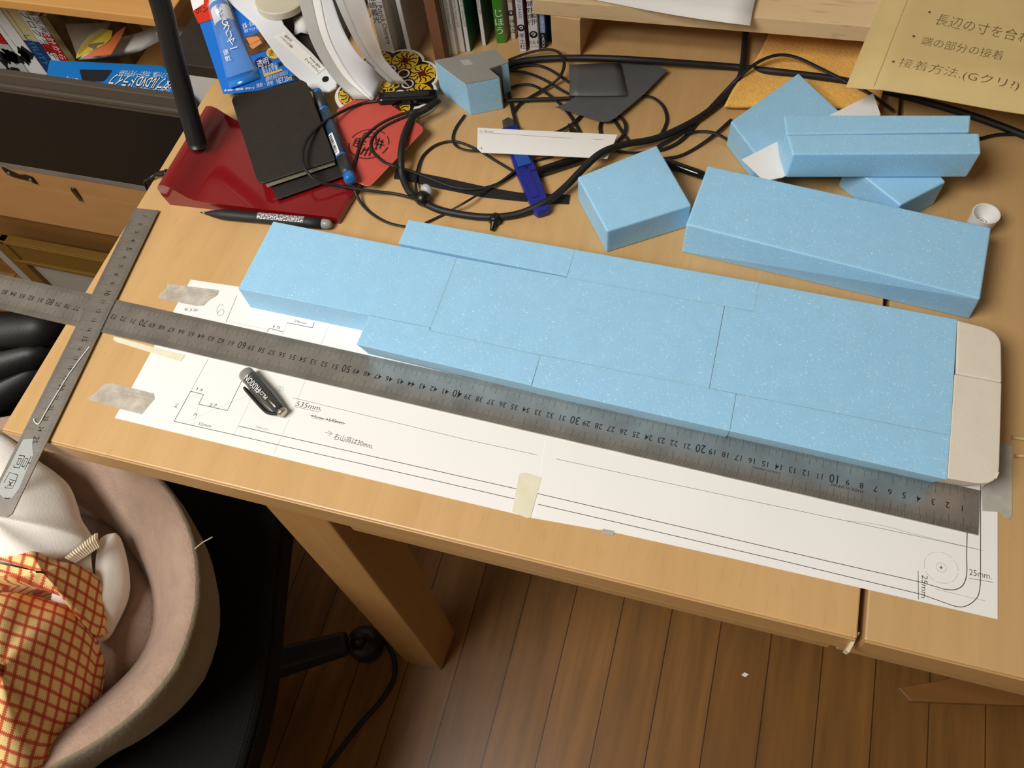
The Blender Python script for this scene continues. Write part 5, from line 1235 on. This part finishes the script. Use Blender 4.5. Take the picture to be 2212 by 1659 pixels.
# ------------------------------------------------------------------ office chair with a round fleece basket of clothes
ZS = -27.0
t = thing('office_chair', 'black mesh office chair pushed under the front of the desk', 'chair', (-8, -8, -70))
seat = [(13.2, 9), (14.8, 3.5), (17.4, -5), (19.6, -12), (20.6, -18), (20.9, -25), (19, -33), (12, -37), (-20, -37), (-28, -30), (-28, 4), (-22, 12), (6, 13)]
seat = [(p.x, p.y) for p in curve([Vector((x, y, 0)) for x, y in seat], 4, closed=True)]
sc2 = lambda k: [((x + 4) * k - 4, (y + 12) * k - 12) for x, y in seat]
b = MB(); b.prism(sc2(.95), ZS - 6.5, ZS - 5, 0, seat); b.prism(seat, ZS - 5, ZS - 1.2, 0); b.prism(seat, ZS - 1.2, ZS, 0, sc2(.96))
def mesh_fabric():
    m = mat('black_mesh_fabric', (21, 21, 20), rough=.85, spec=.2); nt = m.node_tree; L = nt.links; bs = nt.nodes['Principled BSDF']
    tc = nt.nodes.new('ShaderNodeTexCoord'); mp = nt.nodes.new('ShaderNodeMapping'); mp.inputs['Rotation'].default_value = (0, 0, .5); mp.inputs['Scale'].default_value = (420, 420, 420)
    ck = nt.nodes.new('ShaderNodeTexVoronoi'); ck.inputs['Scale'].default_value = 1; ck.inputs['Randomness'].default_value = .15
    L.new(tc.outputs['Object'], mp.inputs[0]); L.new(mp.outputs[0], ck.inputs[0])
    r = nt.nodes.new('ShaderNodeValToRGB'); r.color_ramp.elements[0].color = (.016, .016, .015, 1); r.color_ramp.elements[1].color = (.004, .004, .004, 1); r.color_ramp.elements[1].position = .7
    L.new(ck.outputs[0], r.inputs[0]); L.new(r.outputs[0], bs.inputs['Base Color'])
    bp = nt.nodes.new('ShaderNodeBump'); bp.inputs['Strength'].default_value = .6; bp.inputs['Distance'].default_value = .001; L.new(ck.outputs[0], bp.inputs['Height']); L.new(bp.outputs[0], bs.inputs['Normal'])
    return m
obj('seat', b, mesh_fabric(), t, bev=.6, seg=3)
cas = at(778, 1392, -67.0)
hd_ = at(581, 1412, -62) - at(740, 1365, -62); hd_.normalize()
hub = Vector((cas.x, cas.y, -60)) + hd_ * 25
b = MB(); b.lathe((hub.x, hub.y, -64), (0, 0, 1), [(4, 0), (4.2, 4), (2.6, 6), (2.6, 30.4)], 20); obj('gas_column', b, M_blk, t, smooth=True)
L5 = (Vector((cas.x, cas.y, 0)) - Vector((hub.x, hub.y, 0)))
for k in range(5):
    rot = Matrix.Rotation(k * 2 * math.pi / 5, 3, 'Z'); e = hub + rot @ L5; d = (rot @ L5).normalized(); n_ = Vector((-d.y, d.x, 0))
    b = MB(); h0, h1 = hub + d * 2, Vector((e.x, e.y, 0)) + d * .8
    h1 = h1 - d * 1.8
    b.hexa([Vector((h0.x, h0.y, -65)) - n_ * 2.6, Vector((h1.x, h1.y, -64.6)) - n_ * 1.9, Vector((h1.x, h1.y, -64.6)) + n_ * 1.9, Vector((h0.x, h0.y, -65)) + n_ * 2.6],
           [Vector((h0.x, h0.y, -59.5)) - n_ * 1.8, Vector((h1.x, h1.y, -62)) - n_ * 1.3, Vector((h1.x, h1.y, -62)) + n_ * 1.3, Vector((h0.x, h0.y, -59.5)) + n_ * 1.8])
    obj('base_arm', b, mat('matte_black_plastic', (24, 24, 24), rough=.5), t, bev=.5)
    c = MB(); cc = Vector((e.x, e.y, -67.4)) + d * 1.2
    cc = Vector((e.x, e.y, -70)) + d * .6
    c.lathe(cc, (0, 0, 1), [(2.1, 0.02), (2.55, .5), (2.65, 1.2), (2.6, 3.4), (2.2, 4.6), (1.2, 5.2)], 24)
    ch = obj('caster', c, M_blk, t, smooth=True)
    if k == 0:
        c = MB(); c.lathe(cc, (0, 0, 1), [(1.0, 5.0), (1.0, 6.2), (.6, 7.0)], 12); obj('caster_stem', c, M_blk, ch, smooth=True)

# basket: a flared padded ring
t = thing('pet_basket', 'round brown fleece basket with a thick rim standing on the chair seat', 'basket', (-2, -13, ZS))
rim = [at(x, y, -12) for x, y in ((300, 985), (335, 1030), (385, 1100), (411, 1160), (422, 1230), (421, 1300), (405, 1370), (375, 1440), (320, 1510), (250, 1570), (110, 1650))]
cen = Vector((-4.5, -13.5, 0))
ang = lambda p: math.atan2(p.y - cen.y, p.x - cen.x)
rad = sorted([(ang(p), math.hypot(p.x - cen.x, p.y - cen.y)) for p in rim])
def rr(a):
    if a <= rad[0][0] or a >= rad[-1][0]:
        a2 = a if a > 0 else a + 2 * math.pi; s = (a2 - rad[-1][0]) / (rad[0][0] + 2 * math.pi - rad[-1][0]); return rad[-1][1] * (1 - s) + rad[0][1] * s
    for (a0, r0), (a1, r1) in zip(rad, rad[1:]):
        if a0 <= a <= a1: return r0 + (r1 - r0) * (a - a0) / (a1 - a0)
N = 72
def ring(k, z, wob=.0): return [Vector((cen.x + (rr(a) * k + wob * math.sin(a * 7 + k * 9)) * math.cos(a), cen.y + (rr(a) * k + wob * math.sin(a * 7 + k * 9)) * math.sin(a), z + wob * math.sin(a * 5 + k * 4))) for a in [-math.pi + 2 * math.pi * i / N for i in range(N)]]
def rings(R, m):
    b = MB(); R = [r + [r[0]] for r in R]; b.grid(R, m); return b
M_fl = mat('pinkish_brown_fleece', (158, 132, 114), rough=.95, noise=.10, nscale=45, bump=.6, bscale=260, sheen=.15)
M_ol = mat('olive_brown_suede', (138, 124, 96), rough=.9, noise=.08, nscale=35, bump=.3, bscale=300, sheen=.3)
b = rings([ring(1.0, -12), ring(.985, -11.9), ring(.93, -12.3, .08), ring(.85, -13.8, .16), ring(.76, -16.2, .2), ring(.68, -18.6, .16), ring(.63, -20.4, .1), ring(.61, -21.2, .05)], 0); obj('inner_wall', b, M_fl, t, smooth=True, label='pinkish brown fleece lining')
b = rings([ring(.99, -11.95), ring(1.005, -12.05), ring(1.015, -12.6), ring(1.0, -15), ring(.96, -19), ring(.89, -23.5), ring(.81, -26.6), ring(.70, -26.95), ring(.05, -26.95)], 0); obj('outer_wall', b, M_ol, t, smooth=True, label='olive brown suede outside')
b = rings([ring(.63, -21.2, .05), ring(.60, -20.3, .1), ring(.54, -20.0, .1), ring(.4, -20.4), ring(.05, -20.4)], 0); obj('cushion', b, M_fl, t, smooth=True)
A, B = at(420, 1186, -11.6), at(459, 1160, -11)
b = MB(); b.tube([A, A.lerp(B, .5) + Vector((0, 0, .2)), B], .06, 5); obj('stray_hair', b, mat('pale_bristle', (176, 164, 134), rough=.5), label='short pale bristle stuck on the basket rim', cat='hair')

def mound(name, outline_px, z_edge, height, label, m, seed, folds, parent=None, cat='cloth', apex=None, uvs=None, skirt=-20.2, dz=2.0):
    """cloth heaped inside an outline: edge pixels at z_edge, swelling inwards, hanging down at the rim"""
    P = curve([at(x, y, z - dz * (x > 100)) for x, y, z in outline_px], 5, closed=True)
    c = Vector(apex) if apex else sum(P, Vector()) / len(P)
    r = random.Random(seed); ph = [r.uniform(0, 6.28) for _ in range(8)]
    rows = []; K = 16
    for i in range(K + 3):
        row = []
        for j, p in enumerate(P + [P[0]]):
            if i < 3: q = p.lerp(c, .2 * (3 - i)); q.z = p.z + (skirt - p.z) * ((3 - i) / 3) ** 1.2
            else:
                s = (i - 3) / (K - 1); s2 = s ** .9
                q = p.lerp(c, s2 * .99); dome = math.sin(min(1, s * 1.6) * math.pi / 2)
                q.z = p.z + (c.z - p.z) * s + height * dome
                for (fx, fy, fr_, am, p0) in folds:
                    v = math.sin((q.x * fx + q.y * fy) * fr_ + p0 + .5 * math.sin(q.x * .21 + ph[0]) + .4 * math.sin(q.y * .3 + ph[1]))
                    q.z += am * (1 - abs(v)) ** 1.6 * math.sin(min(1, s * 4) * math.pi / 2) * (0.35 + .65 * (1 - s))
                q.z += .25 * math.sin(q.x * .5 + ph[2]) * math.sin(q.y * .45 + ph[3])
            row.append(q)
        rows.append(row)
    b = MB(); b.grid(rows)
    if uvs:
        for i, v in enumerate(b.v): b.uv[i] = uvs(v)
    o = obj(name, b, m, parent, label=label, smooth=True, cat=None if parent else cat)
    sm = o.modifiers.new('relax', 'SMOOTH'); sm.factor = .5; sm.iterations = 14
    return o
M_swt = mat('white_sweatshirt', (242, 238, 229), rough=.95, noise=.02, nscale=80, bump=.12, bscale=500)
t = thing('sweatshirt', 'bundled off white sweatshirt in the round fleece basket', 'sweatshirt', (-6, -3, -22))
mound('sleeve', [(215, 1150, -14.5), (250, 1137, -14.5), (262, 1142, -14.5), (277, 1190, -15), (285, 1250, -15.5), (278, 1300, -16), (262, 1340, -16), (240, 1385, -16.5), (224, 1400, -16.5), (150, 1420, -15), (90, 1330, -13), (120, 1230, -12)], 0, 1.2, None, M_swt, 5, [(.4, .3, .8, .8, .3)], t, skirt=-20.2)
mound('bundle', [(-140, 900, -12), (-60, 905, -11), (10, 912, -10.5), (90, 975, -10.5), (135, 1005, -11), (158, 1030, -12.5), (172, 1060, -13), (186, 1110, -13.5), (205, 1140, -13.5), (218, 1165, -13), (217, 1182, -13), (190, 1203, -12.5), (150, 1215, -11.5), (90, 1230, -10.5), (-20, 1240, -10), (-140, 1200, -10)], 0, 2.2, None, M_swt, 2, [(.35, -.5, .55, .9, 1.2), (.6, .2, .35, .6, .4)], t, apex=tuple(at(5, 1130, -10.2)), dz=0.6)
rows = []
for k in range(26):
    f = k / 25; a = at(146 + 66 * f, 1208 - 52 * f, -12.0 - .9 * f); c = at(166 + 52 * f, 1218 - 34 * f, -12.7 - .8 * f)
    rows.append([a + Vector((0, 0, .5 + (.12 if k % 2 else 0))), a.lerp(c, .5) + Vector((0, 0, .65 + (.12 if k % 2 else 0))), c + Vector((0, 0, .2 + (.1 if k % 2 else 0)))])
b = MB(); b.grid(rows); obj('ribbed_cuff', b, mat('cream_rib_knit', (222, 210, 184), rough=.95), t, solid=.3, label='cream ribbed cuff')

def check_mat():
    m = bpy.data.materials.new('red_check_cotton'); m.use_nodes = True; nt = m.node_tree; L = nt.links; bs = nt.nodes['Principled BSDF']; bs.inputs['Roughness'].default_value = .9
    uv = nt.nodes.new('ShaderNodeUVMap'); sp_ = nt.nodes.new('ShaderNodeSeparateXYZ'); L.new(uv.outputs[0], sp_.inputs[0])
    def M(op, a, c=None, d=None):
        n = nt.nodes.new('ShaderNodeMath'); n.operation = op
        for i, x in enumerate((a, c, d)):
            if x is None: continue
            if isinstance(x, (int, float)): n.inputs[i].default_value = x
            else: L.new(x, n.inputs[i])
        return n.outputs[0]
    def band(u, v):
        d = M('ABSOLUTE', M('SUBTRACT', M('FRACT', u), .5))            # 0 in the cell centre .. 0.5 on the line
        jag = M('MULTIPLY', M('SUBTRACT', M('PINGPONG', M('MULTIPLY', v, 12.0), 1.0), .5), .13)
        return M('GREATER_THAN', M('ADD', d, jag), .36)
    bu, bv = band(sp_.outputs[0], sp_.outputs[1]), band(sp_.outputs[1], sp_.outputs[0])
    one = M('MAXIMUM', bu, bv); two = M('MULTIPLY', bu, bv)
    m1 = nt.nodes.new('ShaderNodeMix'); m1.data_type = 'RGBA'; m1.inputs['A'].default_value = (*lin((244, 210, 142)), 1); m1.inputs['B'].default_value = (*lin((200, 98, 58)), 1); L.new(one, m1.inputs['Factor'])
    m2 = nt.nodes.new('ShaderNodeMix'); m2.data_type = 'RGBA'; m2.inputs['B'].default_value = (*lin((180, 64, 38)), 1); L.new(m1.outputs['Result'], m2.inputs['A']); L.new(two, m2.inputs['Factor'])
    L.new(m2.outputs['Result'], bs.inputs['Base Color']); return m
M_chk = check_mat()
t = thing('pillow_cloth', 'crumpled cream and red checked cotton cloth in the round fleece basket', 'cloth', (-2, -16, -21))
P0, P1, P2 = at(60, 1330, -10), at(98, 1342, -10), at(50, 1368, -10)
e1_, e2_ = P1 - P0, P2 - P0; e1_.z = e2_.z = 0
det = e1_.x * e2_.y - e1_.y * e2_.x
def chk_uv(v):
    d = v - P0; d.x -= (v.z + 10) * .75; d.y -= (v.z + 10) * .1; u_ = (d.x * e2_.y - d.y * e2_.x) / det * 1.45; w_ = (e1_.x * d.y - e1_.y * d.x) / det * 1.45
    return (u_ + .08 * math.sin(w_ * .7), w_ + .1 * math.sin(u_ * .6))
mound('cloth_body', [(-140, 1300, -11), (-40, 1262, -11), (40, 1258, -11), (110, 1275, -11.5), (170, 1300, -12), (205, 1340, -13), (217, 1390, -14), (212, 1440, -14), (200, 1490, -13.5), (180, 1520, -13), (150, 1570, -12), (118, 1620, -11.5), (85, 1680, -11), (-60, 1780, -11), (-180, 1600, -11)], 0, 2.6, None, M_chk, 9, [(.5, .45, .55, 1.0, .2), (.7, -.2, .35, .5, 1.2)], t, apex=tuple(at(50, 1460, -8.5)), uvs=chk_uv, skirt=-20.2)
mound('cloth_fold', [(-120, 1190, -10.5), (-20, 1183, -10.3), (40, 1176, -10.2), (80, 1180, -10.2), (130, 1205, -10.6), (170, 1214, -11), (200, 1230, -12), (222, 1262, -13), (229, 1300, -14), (228, 1350, -14), (222, 1395, -14.2), (205, 1370, -13), (175, 1310, -11), (110, 1285, -10.5), (40, 1262, -10), (-40, 1262, -10), (-140, 1270, -10)], 0, 1.5, None, M_chk, 11, [(.45, .5, .7, .9, .7)], t, apex=tuple(at(110, 1245, -10)), uvs=lambda v: tuple(x + .35 for x in chk_uv(v + Vector((.4, -.3, 0)))), skirt=-20.2)

# ------------------------------------------------------------------ floor: cord and crumbs
b = MB(); P = [(812, 1360, -69.6), (836, 1390, -69.6), (850, 1420, -69.6), (853, 1450, -69.6), (845, 1480, -69.6), (818, 1520, -69.6), (780, 1562, -69.6), (742, 1610, -69.6), (700, 1668, -69.6), (640, 1760, -69.6)]
cable(b, P, .38, n=10); obj('floor_cord', b, M_rub, label='black cord curving over the floor from the chair caster', cat='cord', smooth=True)
p = at(1609, 1458, -69.9)
b = MB(); b.ext([p + Vector((-.5, -.15, 0)), p + Vector((.1, -.3, 0)), p + Vector((.55, .2, 0)), p + Vector((-.1, .35, 0))], (0, 0, .12)); obj('paper_crumb', b, M_white, label='tiny white crumb on the dark floor', cat='crumb')
